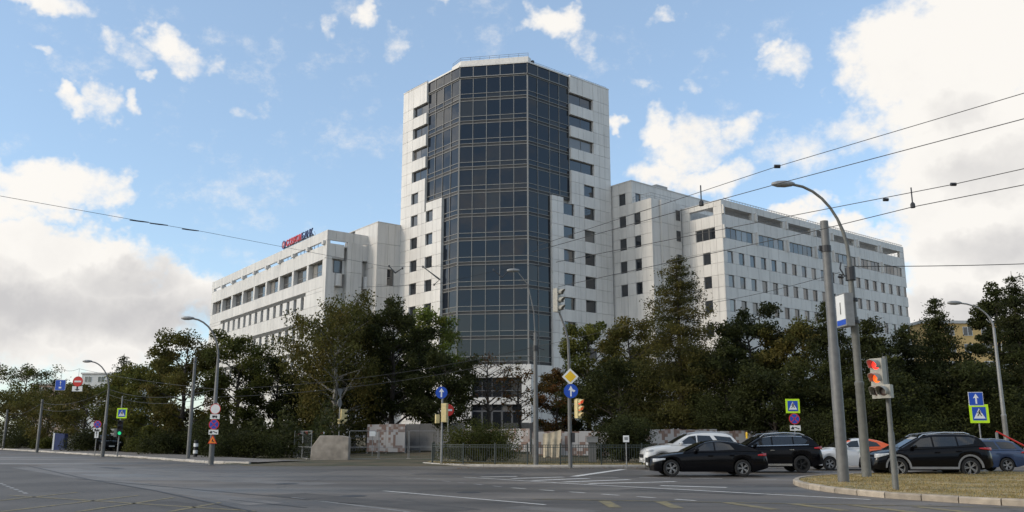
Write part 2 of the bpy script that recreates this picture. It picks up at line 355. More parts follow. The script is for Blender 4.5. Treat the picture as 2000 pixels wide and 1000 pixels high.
struct('driveway', mb, M_DUST)
def offset_poly(pts, d):
    out = []
    for i, p in enumerate(pts):
        a = Vector(pts[max(i - 1, 0)]); b = Vector(pts[min(i + 1, len(pts) - 1)]); t = (b - a).normalized(); n = Vector((-t.y, t.x)); out.append(tuple(Vector(p) + n * d))
    return out
inner = offset_poly(KL, .16); outer = offset_poly(KL, 4.2)
mb = MB()
k = len(KL)
mb.add([(x, y, .13) for x, y in inner] + [(x, y, .16) for x, y in outer], [(i, i + 1, k + i + 1, k + i) for i in range(k - 1)])
pav = struct('pavement', mb, M_PAVE)
def stones(pts, L, w, h, m, parent, gap=.02, start=0., smax=1e9, rnd=random.Random(3), taper=.03):
    """kerb stones along a polyline, shared meshes"""
    meshes = []
    for q in range(4):
        b = MB(); jz = rnd.uniform(-.012, .012)
        b.add([(-.5, 0, -.1), (.5, 0, -.1), (.5, w, -.1), (-.5, w, -.1), (-.5, .0, h - .035), (.5, .0, h - .035 + jz), (.5, w, h), (-.5, w, h), (-.5, taper, h), (.5, taper, h + jz)],
              [(0, 3, 2, 1), (0, 1, 5, 4), (4, 5, 9, 8), (8, 9, 6, 7), (2, 3, 7, 6), (1, 2, 6, 9, 5), (3, 0, 4, 8, 7)])
        meshes.append(b.mesh('kerb_stone', m))
    seg = []; acc = 0
    for a, b in zip(pts[:-1], pts[1:]):
        a = Vector(a); b = Vector(b); seg.append((acc, a, b, (b - a).length)); acc += (b - a).length
    def at(s):
        for (s0, a, b, l) in seg:
            if s <= s0 + l: return a + (b - a) * ((s - s0) / l)
        return seg[-1][2]
    s = start; i = 0
    while s + L * .5 < min(acc, smax):
        e = min(s + L * rnd.uniform(.92, 1.08), acc); p, q = at(s), at(e); d = q - p
        o = link('kerb_stone', meshes[i % 4], parent, ((p.x + q.x) / 2, (p.y + q.y) / 2, 0), math.atan2(d.y, d.x) + rnd.uniform(-.008, .008)); o.scale = (d.length - gap, 1, rnd.uniform(.96, 1.04))
        s = e; i += 1
stones(KL[2:], 2.0, .16, .14, M_KERB2, pav, rnd=random.Random(5))
# lawn strip inside the far kerb (fence stands on it)
mb = MB(); kin = offset_poly(KI, .16); kout = offset_poly(KI, 5.0); k = len(KI)
kout[0] = (-5.0, 56.6); kout[1] = (-4.0, 56.6); kout[2] = (-1.5, 55.5)
mb.add([(x, y, .10) for x, y in kin] + [(x, y, .14) for x, y in kout], [(i, i + 1, k + i + 1, k + i) for i in range(k - 1)])
verge = struct('verge', mb, M_DRY)
stones(KI, 1.9, .16, .12, M_KERB2, verge, rnd=random.Random(8), smax=62)
# traffic island on the right, with big pink granite stones
IS = [(20.0, 37.6), (17.0, 36.9), (14.4, 36.0), (12.2, 34.6), (10.7, 33.0), (9.8, 31.2), (9.3, 29.3), (9.15, 27.2), (9.3, 25.4), (9.8, 23.8), (10.7, 22.2), (11.9, 20.8), (13.4, 19.4), (16.5, 17.0), (24, 12.5)]
mb = MB(); ins = offset_poly(IS, .18)
mb.add([(x, y, .13) for x, y in ins] + [(60, 12, .13), (60, 40, .13)], [tuple(range(len(ins) + 2))])
island = struct('traffic_island', mb, M_DRY)
stones(IS, 1.02, .18, .16, M_KERB, island, rnd=random.Random(4), gap=.03)
# dry grass tufts on island and verge: thin blades, one mass each
def blades(name, label, pts, hmin, hmax, c1, c2, seed, parent=None):
    rng = np.random.default_rng(seed); n = len(pts); p = np.array(pts)
    a = rng.uniform(0, 2 * math.pi, n); w = rng.uniform(.006, .014, n); h = rng.uniform(hmin, hmax, n); lean = rng.normal(0, .35, (n, 2)) * h[:, None]
    dx = np.stack([np.cos(a) * w, np.sin(a) * w, np.zeros(n)], 1)
    tip = p + np.stack([lean[:, 0], lean[:, 1], h], 1)
    V = np.stack([p - dx, p + dx, tip], 1).reshape(-1, 3)
    me = bpy.data.meshes.new(name); me.vertices.add(3 * n); me.vertices.foreach_set('co', V.ravel()); me.loops.add(3 * n); me.loops.foreach_set('vertex_index', np.arange(3 * n))
    me.polygons.add(n); me.polygons.foreach_set('loop_start', np.arange(n) * 3); me.update(calc_edges=True)
    t = rng.random(n)[:, None]; c = np.array(c1) * (1 - t) + np.array(c2) * t; c = c * rng.uniform(.7, 1.25, (n, 1))
    ca = me.color_attributes.new('leaf', 'FLOAT_COLOR', 'POINT'); ca.data.foreach_set('color', np.repeat(np.concatenate([c, np.ones((n, 1))], 1), 3, 0).ravel())
    me.materials.append(M_LEAF); o = link(name, me, None, kind='stuff'); o['label'] = label; o['category'] = 'grass'; return o
def inside(poly, x, y):
    c = False; j = len(poly) - 1
    for i in range(len(poly)):
        xi, yi = poly[i]; xj, yj = poly[j]
        if (yi > y) != (yj > y) and x < (xj - xi) * (y - yi) / (yj - yi) + xi: c = not c
        j = i
    return c
rg = random.Random(11); pts = []; ipoly = ins + [(60, 12), (60, 40)]
while len(pts) < 42000:
    x = rg.uniform(9.2, 26); y = rg.uniform(17, 38)
    if inside(ipoly, x, y) and (math.sin(x * 1.7 + math.sin(y * 1.3)) + math.sin(y * 2.1 + x * .6) + rg.gauss(0, .9)) > -.9: pts.append((x, y, .128))
blades('grass', 'short dry straw-coloured grass covering the traffic island', pts, .02, .07, (.46, .33, .145), (.22, .185, .065), 1)
pts = []
while len(pts) < 16000:
    x = rg.uniform(-4.6, 30); y = rg.uniform(46.9, 52)
    if y > 48.4 - .1 * min(x, 0) * .9 - .02 and x > -4: pts.append((x, y, .10))
blades('grass', 'dry grass along the foot of the iron railing', pts, .04, .14, (.22, .155, .07), (.09, .09, .03), 2)

# road markings: worn white and yellow paint laid 4 mm above the asphalt
def paint(name, c, wear):
    m, nt, b = pbsdf(name); N = nt.nodes; L = nt.links; geo = N.new('ShaderNodeNewGeometry')
    n = N.new('ShaderNodeTexNoise'); n.inputs['Scale'].default_value = 5; n.inputs['Detail'].default_value = 8; n.inputs['Roughness'].default_value = .75; L.new(geo.outputs['Position'], n.inputs['Vector'])
    mr = N.new('ShaderNodeMapRange'); L.new(n.outputs[0], mr.inputs[0]); mr.inputs[1].default_value = wear - .12; mr.inputs[2].default_value = wear + .12
    mx = N.new('ShaderNodeMix'); mx.data_type = 'RGBA'; L.new(mr.outputs[0], mx.inputs['Factor']); mx.inputs[6].default_value = (.095, .092, .088, 1); mx.inputs[7].default_value = (*c, 1)
    L.new(mx.outputs[2], b.inputs['Base Color']); b.inputs['Roughness'].default_value = .65; MATS[name] = m; return m
M_PW = paint('white_paint', (.60, .58, .54), .37); M_PW2 = paint('faded_paint', (.34, .33, .315), .46); M_PY = paint('yellow_paint', (.26, .20, .07), .48)
M_SEAM = mat('tar_seam', (.035, .034, .034), .6)
def marking(p, q, w, m, name='lane_marking', z=.005):
    p = Vector(p); q = Vector(q); d = (q - p); c = (p + q) / 2; l = d.length
    b = MB(); b.add([(-l / 2, -w / 2, 0), (l / 2, -w / 2, 0), (l / 2, w / 2, 0), (-l / 2, w / 2, 0)], [(0, 1, 2, 3)])
    return struct(name, b, m, (c.x, c.y, z)).__setattr__('rotation_euler', (0, 0, math.atan2(d.y, d.x)))
def G(u, v): return tuple(atz(u, v)[:2])
def dashes(p, q, n, duty, w, m, name='lane_marking', z=.005):
    p = Vector(p); q = Vector(q)
    for i in range(n):
        a = p + (q - p) * (i / n); b = p + (q - p) * ((i + duty) / n); marking(a, b, w, m, name, z)
marking(G(1080, 943), G(1700, 976), .16, M_PW)
marking(G(905, 932), G(1085, 943), .14, M_PW, z=.006)
dashes(G(760, 929), G(1000, 953), 8, .5, .13, M_PW2); dashes(G(1000, 953), G(1400, 981), 6, .5, .13, M_PW)
dashes(G(700, 918), G(1060, 922), 10, .5, .12, M_PW2)
marking(G(750, 959), G(1065, 986), .13, M_PW); marking(G(570, 972), G(800, 1000), .12, M_PW2)
for (u0, v0, u1, v1) in [(940, 932, 1010, 931), (1000, 935, 1100, 932), (1040, 939, 1150, 934.5), (1100, 942, 1230, 937), (1150, 945, 1320, 941), (1290, 949, 1420, 952.5)]:
    marking(G(u0, v0), G(u1, v1), .32, M_PW, z=.008)
marking(G(1120, 931), G(1217, 917), .35, M_PW, z=.009)
dashes(G(1150, 932), G(1560, 937), 4, .6, .14, M_PW, z=.006)
dashes(G(0, 944), G(56, 966), 7, .55, .12, M_PW2)
for (u, v) in [(1180, 979), (1290, 980), (1420, 982), (1545, 984), (1665, 987), (1790, 990)]:
    a = Vector(G(u, v)); marking(a, a + Vector((-.75 if u < 1300 else .1, -3.4)) * .6 + Vector((.5, 0)), .3, M_PY, 'box_junction_line', .007)
marking(G(1040, 975), G(2000, 992), .12, M_PY, 'box_junction_line', .0075)
for (u0, v0, u1, v1) in [(0, 978, 150, 962), (0, 1000, 270, 968), (150, 1000, 340, 972), (330, 1000, 430, 982), (20, 968, 500, 999)]:
    marking(G(u0, v0), G(u1, v1), .14, M_PY, 'box_junction_line', .0085)
for a, b in [((55, 910), (170, 936)), ((170, 936), (300, 958)), ((300, 958), (490, 999))]: marking(G(*a), G(*b), .10, M_SEAM, 'tar_seam', .01)
marking(G(200, 913), G(236, 916), .5, M_SEAM, 'tar_seam', .006); marking(G(450, 976), G(600, 992), .07, M_SEAM, 'tar_seam', .006); marking(G(150, 935), G(700, 985), .06, M_SEAM, 'tar_seam', .012)
for (u, v, r) in [(690, 969, .32), (560, 945, .34), (915, 962, .3)]:
    a = G(u, v); b = MB(); b.lathe([(0.001, .012), (r, .012), (r + .06, .004)], n=20); o = struct('manhole_cover', b, M_SEAM, (a[0], a[1], 0))

M_PATCH = two_tone('asphalt_repair', (.060, .055, .050), (.085, .077, .069), 1.2, rough=.8, bump=.3, bscale=50); M_PATCH2 = two_tone('asphalt_pale', (.125, .113, .10), (.165, .148, .130), .8, rough=.6, bump=.3, bscale=50)
def patch(u0, v0, u1, v1, w, m, z, seed):
    p = Vector(G(u0, v0)); q = Vector(G(u1, v1)); d = (q - p); l = d.length; r_ = random.Random(seed); n = 9
    up = [(-l / 2 + l * i / n, w / 2 * r_.uniform(.8, 1.05), 0) for i in range(n + 1)]; dn = [(-l / 2 + l * i / n, -w / 2 * r_.uniform(.8, 1.05), 0) for i in range(n, -1, -1)]
    b = MB(); b.add(up + dn, [tuple(range(len(up + dn)))]); c = (p + q) / 2; o = struct('asphalt_patch', b, m, (c.x, c.y, z)); o.rotation_euler = (0, 0, math.atan2(d.y, d.x))
mb = MB(); pp = [G(-120, 902), G(60, 912.5), G(170, 936), G(300, 958), G(489, 999), (-4.6, 12), (-60, 12)]; mb.add([(x, y, .0016) for x, y in pp], [tuple(range(7))]); struct('asphalt_patch', mb, two_tone('asphalt_lane', (.075, .067, .058), (.11, .098, .085), .25, rough=.7, bump=.3, bscale=60))
patch(110, 908, 420, 930, 2.6, M_PATCH2, .0022, 1); patch(40, 913, 520, 985, 1.0, M_PATCH2, .0026, 2); patch(430, 938, 640, 946, 1.6, M_PATCH2, .0030, 3); patch(560, 965, 900, 998, 1.4, M_PATCH, .0034, 4)
patch(1230, 955, 1500, 966, 1.3, M_PATCH, .0038, 5); patch(820, 925, 1010, 928, 2.2, M_PATCH, .0020, 6); patch(1000, 990, 1160, 1000, .9, M_PATCH2, .0024, 7); patch(1480, 948, 1560, 950, 1.2, M_PATCH, .0028, 8); patch(300, 980, 420, 1000, 1.1, M_PATCH, .0036, 9)
rg2 = random.Random(21); fl = []
for _ in range(900):
    x, y = rg2.uniform(9.4, 24), rg2.uniform(18, 37)
    if inside(ipoly, x, y): fl.append((x, y, .15))
for _ in range(400): fl.append((rg2.uniform(-3, 14), rg2.uniform(44.5, 46.4), .006))
def fallen(pts):
    b = MB()
    for (x, y, z) in pts:
        a = rg2.uniform(0, 6.28); l = rg2.uniform(.03, .06); c, s_ = math.cos(a) * l, math.sin(a) * l; t = rg2.uniform(-.015, .02)
        b.add([(x - c, y - s_, z), (x + s_ * .5, y - c * .5, z + abs(t)), (x + c, y + s_, z + .004), (x - s_ * .5, y + c * .5, z + .012)], [(0, 1, 2, 3)])
    o = link('fallen_leaves', b.mesh('fallen_leaves', mat('dead_leaf', (.22, .11, .035), .8, var=.4, scale=9)), None, kind='stuff'); o['label'] = 'brown fallen leaves scattered over the island and the far kerb'; o['category'] = 'leaves'
fallen(fl)

# ------------------------------------------------------------------ facades
BOXC = {}
def box_mesh(w, d, h, m, name):
    k = (round(w, 2), round(d, 2), round(h, 2), m.name)
    if k not in BOXC: BOXC[k] = MB().box(-w / 2, w / 2, -d / 2, d / 2, -h / 2, h / 2).mesh(name, m)
    return BOXC[k]
class Building:
    def __init__(s, name, label, cat, loc):
        s.e = thing(name, label, cat, loc); s.loc = Vector(loc); s.pan = []; s.rnd = random.Random(len(name))
    def finish(s, limit=298):
        s.pan.sort(key=lambda q: -(q[1] * q[3]) / (q[0].x ** 2 + q[0].y ** 2))
        rest = MB()
        for i, (c, w, d, h, a, m) in enumerate(s.pan):
            if i < limit:
                o = link('cladding_panel', box_mesh(w, d, h, m, 'cladding_panel'), s.e, c - s.loc, a)
            else:
                ca, sa = math.cos(a), math.sin(a); v = []
                for (x, y, z) in [(-1, -1, -1), (1, -1, -1), (1, 1, -1), (-1, 1, -1), (-1, -1, 1), (1, -1, 1), (1, 1, 1), (-1, 1, 1)]:
                    X, Y = x * w / 2, y * d / 2; v.append((c.x - s.loc.x + X * ca - Y * sa, c.y - s.loc.y + X * sa + Y * ca, c.z - s.loc.z + z * h / 2))
                rest.add(v, [(0, 3, 2, 1), (4, 5, 6, 7), (0, 1, 5, 4), (1, 2, 6, 5), (2, 3, 7, 6), (3, 0, 4, 7)])
        if rest.v: part('cladding', rest, s.pan[-1][5], s.e, kind='stuff')
class Fac:
    """vertical facade plane: s along angle ang from P0, z up, d outwards (sg=-1: outward is to the right of the direction)"""
    def __init__(s, B, P0, ang, sg, pm):
        s.B = B; s.P = Vector((P0[0], P0[1], 0)); a = R(ang); s.a = a; s.u = Vector((math.cos(a), math.sin(a), 0)); s.n = Vector((-math.sin(a), math.cos(a), 0)) * sg; s.pm = pm
    def at(s, S, d, z): return s.P + s.u * S + s.n * d + Vector((0, 0, z))
    def box(s, name, s0, s1, z0, z1, d0, d1, m, parent=None, tilt=0):
        c = s.at((s0 + s1) / 2, (d0 + d1) / 2, (z0 + z1) / 2)
        me = box_mesh(s1 - s0, d1 - d0, z1 - z0, m, name)
        o = link(name, me, s.B.e, c - s.B.loc, s.a)
        if parent: o.parent = parent; o.location = parent.matrix_basis.inverted() @ (c - s.B.loc); o.rotation_euler = (0, 0, 0)
        if tilt: o.rotation_euler = (R(s.B.rnd.gauss(0, tilt)), 0, o.rotation_euler.z + R(s.B.rnd.gauss(0, tilt)))
        return o
    def panel(s, s0, s1, z0, z1, d0, d1, g=.034):
        if s1 - s0 < .12 or z1 - z0 < .12: return
        s.B.pan.append((s.at((s0 + s1) / 2, (d0 + d1) / 2, (z0 + z1) / 2), s1 - s0 - g, d1 - d0, z1 - z0 - g, s.a, s.pm))
    def grid(s, ss, zs, holes, d0, d1):
        for a, b in zip(ss[:-1], ss[1:]):
            for c, e in zip(zs[:-1], zs[1:]):
                x, z = (a + b) / 2, (c + e) / 2
                if any(h[0] < x < h[1] and h[2] < z < h[3] for h in holes): continue
                s.panel(a, b, c, e, d0, d1)
    def window(s, s0, s1, z0, z1, d, m=None, n=1, fm=None, fw=.07, transom=None):
        """frame with mullions (part) and its panes (sub-parts)"""
        c = s.at((s0 + s1) / 2, d, (z0 + z1) / 2); w, h = s1 - s0, z1 - z0
        k = ('win', round(w, 2), round(h, 2), n, transom)
        if k not in BOXC:
            b = MB(); b.box(-w / 2, w / 2, -.05, .05, -h / 2, -h / 2 + fw); b.box(-w / 2, w / 2, -.05, .05, h / 2 - fw, h / 2); b.box(-w / 2, -w / 2 + fw, -.049, .049, -h / 2 + fw, h / 2 - fw); b.box(w / 2 - fw, w / 2, -.049, .049, -h / 2 + fw, h / 2 - fw)
            for i in range(1, n): x = -w / 2 + w * i / n; b.box(x - fw / 2, x + fw / 2, -.048, .048, -h / 2 + fw, h / 2 - fw)
            if transom: z = -h / 2 + h * transom; b.box(-w / 2 + fw, w / 2 - fw, -.046, .046, z - fw / 2, z + fw / 2)
            BOXC[k] = b.mesh('window', fm or M_FRAME)
        o = link('window', BOXC[k], s.B.e, c - s.B.loc, s.a)
        for i in range(n):
            p = link('pane', box_mesh(w / n - fw * .9, .02, h - fw * 1.8, m or M_WIN, 'pane'), o, (-w / 2 + w * (i + .5) / n, 0, 0))
            p.rotation_euler = (R(s.B.rnd.gauss(0, .5)), 0, R(s.B.rnd.gauss(0, .5)))
        return o

def lin(a, b, n): return [a + (b - a) * i / n for i in range(n + 1)]

# ---- tower
CLp = atz(899, 131, 52)[:2]; CRp = atz(1030, 122, 52)[:2]
AL, AR = 130.3, 40.2; AC = math.degrees(math.atan2(*(CRp - CLp)[::-1])); WC = float(np.linalg.norm(CRp - CLp))
T0, FH = 50.16, 3.294
def Tk(k): return T0 - FH * k
def build_tower():
    B = Building('office_tower', 'tall white office tower with a full-height dark glass curtain wall', 'office tower', (0, 116, 0))
    dL = Vector((math.cos(R(AL)), math.sin(R(AL)))); dR = Vector((math.cos(R(AR)), math.sin(R(AR))))
    cl, cr = Vector(CLp), Vector(CRp); nL = Vector((-math.sin(R(AL)), math.cos(R(AL)))); nR = Vector((math.sin(R(AR)), -math.cos(R(AR)))); nC = Vector((math.sin(R(AC)), -math.cos(R(AC))))
    ins = .32
    le = cl + dL * 13.5; re = cr + dR * 15.6
    core = [cl - nC * ins - nL * ins * .3, cr - nC * ins - nR * ins * .3, re - nR * ins, re + dL * 12, le + dR * 12, le - nL * ins]
    part('core', MB().prism([(p.x, p.y - 116) for p in core], -1, 51.7), M_CORE, B.e)
    fL = Fac(B, CLp, AL, 1, M_PANEL); fC = Fac(B, CLp, AC, -1, M_PANEL); fR = Fac(B, CRp, AR, -1, M_PANEL)
    cC = lin(0, WC, 5); cL = [0, 1.9, 3.78, 5.65, 7.45]; cR = [0, 1.75, 3.95, 5.8, 7.7]
    z_bot = Tk(12)
    def curtain(f, cols, nfull, low):
        # nfull: floors at full width, then only `low` columns
        for k in range(12):
            cc = cols if k < nfull else cols[:low + 1]
            zt = Tk(k)
            for a, b in zip(cc[:-1], cc[1:]):
                f.box('pane', a, b, zt - 2.24, zt, -.06, 0, M_GLASS, tilt=.45)
                f.box('spandrel_pane', a, b, zt - 2.88, zt - 2.24, -.06, 0, M_GLASS, tilt=.45)
                f.box('spandrel_strip', a, b, zt - FH, zt - 2.88, -.08, -.03, M_DARK)
            w = cc[-1]
            for q, hh in ((0, .036), (-2.24, .034), (-2.88, .034)):
                f.box('transom', .0, w, zt + q - hh, zt + q + hh, 0.0, .07, M_MULL)
        for i, s in enumerate(cols):
            zb = z_bot if i <= low else Tk(nfull)
            if i == 0 and f is not fC: continue
            hw = .038 if 0 < i < len(cols) - 1 or f is not fC else .10
            f.box('mullion', s - hw, s + hw, zb, T0, .002, .085, M_MULL)
        # crowning band of glass
        for a, b in zip(cols[:-1], cols[1:]): f.box('pane', a, b, 50.42, 51.88, .05, .11, M_GLASS, tilt=.16)
        for i, s in enumerate(cols):
            if i == 0 and f is not fC: continue
            f.box('mullion', s - .05, s + .05, 50.42, 51.9, .112, .17, M_MULL)
        f.box('cornice', -.05, cols[-1], 51.9, 52.12, -.2, .24, M_PANEL); f.box('transom', 0, cols[-1], 50.30, 50.42, -.05, .19, M_MULL)
        f.box('soffit_band', 0, cols[-1], T0 + .05, 50.30, -.1, .03, M_DARK)
    curtain(fC, cC, 12, 5); curtain(fL, cL, 5, 2); curtain(fR, cR, 5, 2)
    D0, D1 = -.30, .42
    # right white wall
    ws = -.55; wh = 1.68
    def white(f, end, gl, c_lo, winA, winB, ws, wh, joints, sgn_top=52.05):
        # gl: glass edge above, c_lo: glass edge below; winA single window column near glass, winB outer column
        full = sorted(set([gl] + [j for j in joints if j > gl] + [winB[0], winB[1], end]))
        lowc = sorted(set([c_lo] + list(joints) + [winA[0], winA[1], winB[0], winB[1], end])); lowc = [q for q in lowc if q >= c_lo]
        f.grid([q for q in full], [Tk(0) + ws, 51.0 if 0 else 52.05], [], D0, D1)
        for k in range(12):
            zt = Tk(k) + ws; zb = zt - wh; zn = Tk(k + 1) + ws
            if k < 4:
                f.grid(full, [zn, zb, zt], [(gl, winB[1], zb, zt)], D0, D1)
                f.window(gl + .02, winB[1] - .02, zb, zt, .02, M_WIN, 2)
            elif k == 4:
                f.grid(full, [zn, zb, zt], [(winB[0], winB[1], zb, zt)], D0, D1)
                f.window(winB[0], winB[1], zb, zt, .12, M_WIN)
                f.grid([q for q in lowc if q <= gl], [zn, Tk(5) + .1], [], D0, D1)
            else:
                f.grid(lowc, [zn, zb, zt], [(winB[0], winB[1], zb, zt), (winA[0], winA[1], zb, zt)], D0, D1)
                f.window(winB[0], winB[1], zb, zt, .12, M_WIN); f.window(winA[0], winA[1], zb, zt, .12, M_WIN)
        zl = Tk(12) + ws
        f.grid(lowc, [0.3, 3.6, 6.6, zl], [], D0, D1)
    white(fR, 15.7, 7.72, 3.98, (6.15, 8.22), (10.2, 12.28), -.58, 1.66, [5.05, 9.2, 13.4, 14.5])
    white(fL, 13.6, 7.47, 3.3, (5.42, 7.1), (9.15, 10.87), -1.15, 1.60, [4.35, 8.15, 12.2])
    # white entrance front under the glass
    e0, e1 = 2.16, 8.63
    ss = [-.35, .9, e0, 3.8, 5.4, 7.0, e1, WC + .4]
    fC.grid(ss, [.3, 2.2, 5.55, 6.45, 8.95, z_bot - .12], [(e0, e1, 2.2, 5.55), (e0, e1, 6.45, 8.95)], -.3, .5)
    fL.grid([.12, 1.9, 3.3], [.3, 3.6, 6.6, z_bot - .02], [], D0, .3); fR.grid([.12, 1.9, 3.98], [.3, 3.6, 6.6, z_bot - .02], [], D0, .3)
    fC.box('ledge', -.3, WC + .4, z_bot - .12, z_bot - .02, -.2, .46, M_PANEL)
    fC.window(e0, e1, 6.45, 8.95, .1, M_WIN, 5, transom=.34); fC.window(e0, e1, 4.75, 5.55, .1, M_WIN, 5)
    for q in lin(e0, e1, 5)[:-1]: fC.window(q + .02, q + (e1 - e0) / 5 - .02, 2.2, 4.73, .12, M_WIN, 1, fm=M_FRAME, fw=.1)
    # roof: parapets, penthouse, railings
    fL.box('parapet', 7.5, 13.6, 52.05, 52.2, -.3, .46, M_PANEL); fR.box('parapet', 7.75, 15.7, 52.05, 52.2, -.3, .46, M_PANEL)
    pc = [cl - nC * .7 + dL * .2, cr - nC * .7, cr - nC * .7 + dR * .9 - nR * .4, cr + dL * 7 + dR * 2, cl + dL * 3.2 + dR * 3, cl + dL * 3.2 - nL * .9]
    ph = part('penthouse', MB().prism([(p.x, p.y - 116) for p in pc], 51.7, 53.25), M_PANEL, B.e)
    pl = MB(); pl.prism([(p.x, p.y - 116) for p in [cl - nC * .55 - nL * .3, cr - nC * .55 - nR * .3, re - nR * .3, re + dL * 12, le + dR * 12, le - nL * .3]], 51.66, 51.76); part('roof', pl, M_CORE, B.e)
    def rail(pts, z, h, step=1.3):
        b = MB()
        for (p, q) in zip(pts[:-1], pts[1:]):
            for zz in (z + h, z + h * .5): b.tube([(p.x, p.y - 116, zz), (q.x, q.y - 116, zz)], .022, 5)
            n = max(1, int((q - p).length / step))
            for i in range(n + 1): r_ = p + (q - p) * (i / n); b.tube([(r_.x, r_.y - 116, z), (r_.x, r_.y - 116, z + h)], .022, 5)
        part('roof_railing', b, M_POLE, B.e)
    rail([cl + dL * 3.1 - nL * 1.0, cl - nC * .85 + dL * .2, cr - nC * .85], 53.25, .55)
    rail([cr + dR * 1.0 - nR * .4, cr + dR * 10 - nR * .4], 51.9, .75)
    rail([cr + dR * 7.8 + nR * .1, cr + dR * 15.5 + nR * .1], 52.2, .30, .45); rail([cl + dL * 7.7 + nL * .1, cl + dL * 13.4 + nL * .1], 52.2, .30, .45)
    fR.box('floodlight', 1.1, 1.45, 52.3, 52.75, -.5, -.2, M_DARK)
    B.finish()
build_tower()

# ---- right wing
def build_right_wing():
    N0 = Vector((28.47, 113.83)); B = Building('office_wing', 'long white office wing right of the tower with rows of small windows', 'office building', (40, 130, 0))
    ox, oy = 40, 130
    AW, AE = 38.6, 129.0
    f = Fac(B, N0, AW, -1, M_PANELW); fe = Fac(B, N0, AE, 1, M_PANELW)
    uW = f.u.to_2d(); uE = fe.u.to_2d(); inn = -.32
    LEN = 49.2
    a = N0 + uW * .3 + uE * .3
    core = [a, a + uW * (LEN - .6), a + uW * (LEN - .6) + uE * 15, a + uE * 15]
    part('core', MB().prism([(p.x - ox, p.y - oy) for p in core], -1, 31.0), M_CORE, B.e)
    part('terrace', MB().prism([(p.x - ox, p.y - oy) for p in core], 31.0, 31.1), M_CORE2, B.e)
    bays = [(.72, 6.75), (8.1, 14.15), (15.5, 21.4), (22.8, 26.2), (27.55, 33.5), (34.9, 40.7), (42.0, 47.9)]
    wx = [.85 + 2.487 * i for i in range(20)]
    zA0, zA1 = 27.93, 29.45
    def spl(edges, step=1.55):
        out = [edges[0]]
        for p, q in zip(edges[:-1], edges[1:]): out += lin(p, q, max(1, round((q - p) / step)))[1:]
        return out
    be = [0.0]
    for p, q in bays: be += [p, q]
    be += [LEN]
    D0, D1 = -.3, 0
    f.grid(spl(be), [32.3, 33.25], [], -.8, 0); f.grid(be, [31.25, 32.3], [(p, q, 31, 33) for p, q in bays], -.5, 0)
    f.grid(spl(be), [zA1, 31.25], [], D0, D1)
    f.grid(spl(be), [zA0, zA1], [(p, q, zA0, zA1) for p, q in bays], D0, D1)
    rows = [(24.54, 26.2), (21.22, 22.88), (17.92, 19.57), (14.62, 16.27)]
    ww = 1.2
    we = [0.0]
    for x in wx: we += [x, x + ww]
    we = [q for q in we if q < LEN - .1] + [LEN]
    half = [0.0, .85] + [x - .65 for x in wx[1:]] + [LEN]
    top = zA0
    coarse = [0.0] + [x - .65 for x in wx[1:]] + [LEN]
    for (z0, z1) in rows:
        f.grid(coarse, [z1, top], [], D0, D1)
        f.grid(we, [z0, z1], [(x, x + ww, z0, z1) for x in wx], D0, D1)
        for x in wx: f.window(x, min(x + ww, LEN - .1), z0, z1, -.18, M_WINR)
        top = z0
    f.grid(coarse[::2] + [LEN], [0.3, 5, 10, top], [], D0, D1)
    for i, (p, q) in enumerate(bays):
        f.window(p, q, zA0, zA1, -.16, M_WINR, 5 if q - p > 4 else 3, fm=M_MULL)
        f.box('fin', p - .62, p - .40, zA0 - .05, zA1 + .25, .003, .28, M_PANELW); f.box('fin', p - .62, p - .40, 31.25, 32.5, .003, .28, M_PANELW)
        b = MB()
        for zz in (31.5, 31.75): b.tube([(f.at(p, -.25, zz) - B.loc), (f.at(q, -.25, zz) - B.loc)], .025, 5)
        for s_ in lin(p + .3, q - .3, 5): b.tube([(f.at(s_, -.25, 31.1) - B.loc), (f.at(s_, -.25, 31.75) - B.loc)], .02, 5)
        part('terrace_railing', b, M_GAL, B.e)
    # roof slab over the terrace, shading the openings, and its columns at the back
    rs = [N0 + uW * .05 + uE * .05, N0 + uW * (LEN - .05) + uE * .05, N0 + uW * (LEN - .05) + uE * 3.4, N0 + uW * .05 + uE * 3.4]
    part('roof', MB().prism([(p.x - ox, p.y - oy) for p in rs], 32.45, 33.3), M_CORE2, B.e)
    b = MB()
    for s_ in [1.0 + .62 * i for i in range(77)]: b.tube([f.at(s_, .0, 33.3) - B.loc, f.at(s_, .05, 33.52) - B.loc], .03, 4)
    for q in (33.42, 33.52): b.tube([f.at(.5, .03, q) - B.loc, f.at(48.8, .03, q) - B.loc], .025, 4)
    part('snow_guard', b, M_GAL, B.e)
    for s_ in (7.4, 14.8, 22.1, 26.9, 34.2, 41.3, 48.6): f.box('column', s_ - .2, s_ + .2, 31.1, 32.45, -3.3, -2.9, M_CORE2)
    # short end facing the tower
    ee = [.05, 1.24, 2.17, 3.45, 4.56, 5.6, 7.2]
    fe.grid(ee, [32.4, 33.25], [], -.8, 0); fe.grid([.05, 1.4, 5.5, 7.2], [31.25, 32.4], [(1.4, 5.5, 31, 33)], D0, 0)
    fe.grid(ee, [29.58, 31.25], [], D0, 0); fe.grid(ee, [27.93, 29.58], [(1.24, 4.56, 27, 30)], D0, 0)
    fe.window(1.24, 4.56, 27.93, 29.58, -.16, M_WIN, 3, fm=M_MULL)
    top = 27.93
    for (z0, z1) in rows:
        fe.grid([.05, 1.1, 2.17, 3.45, 4.56, 5.6, 7.2], [z1, top], [], D0, 0); fe.grid([.05, 1.1, 2.17, 3.45, 4.56, 5.6, 7.2], [z0, z1], [(2.17, 3.45, z0, z1)], D0, 0)
        fe.window(2.17, 3.45, z0, z1, -.18, M_WIN); top = z0
    fe.grid([.05, 3.6, 7.2], [.3, 8, top], [], D0, 0)
    B.finish()
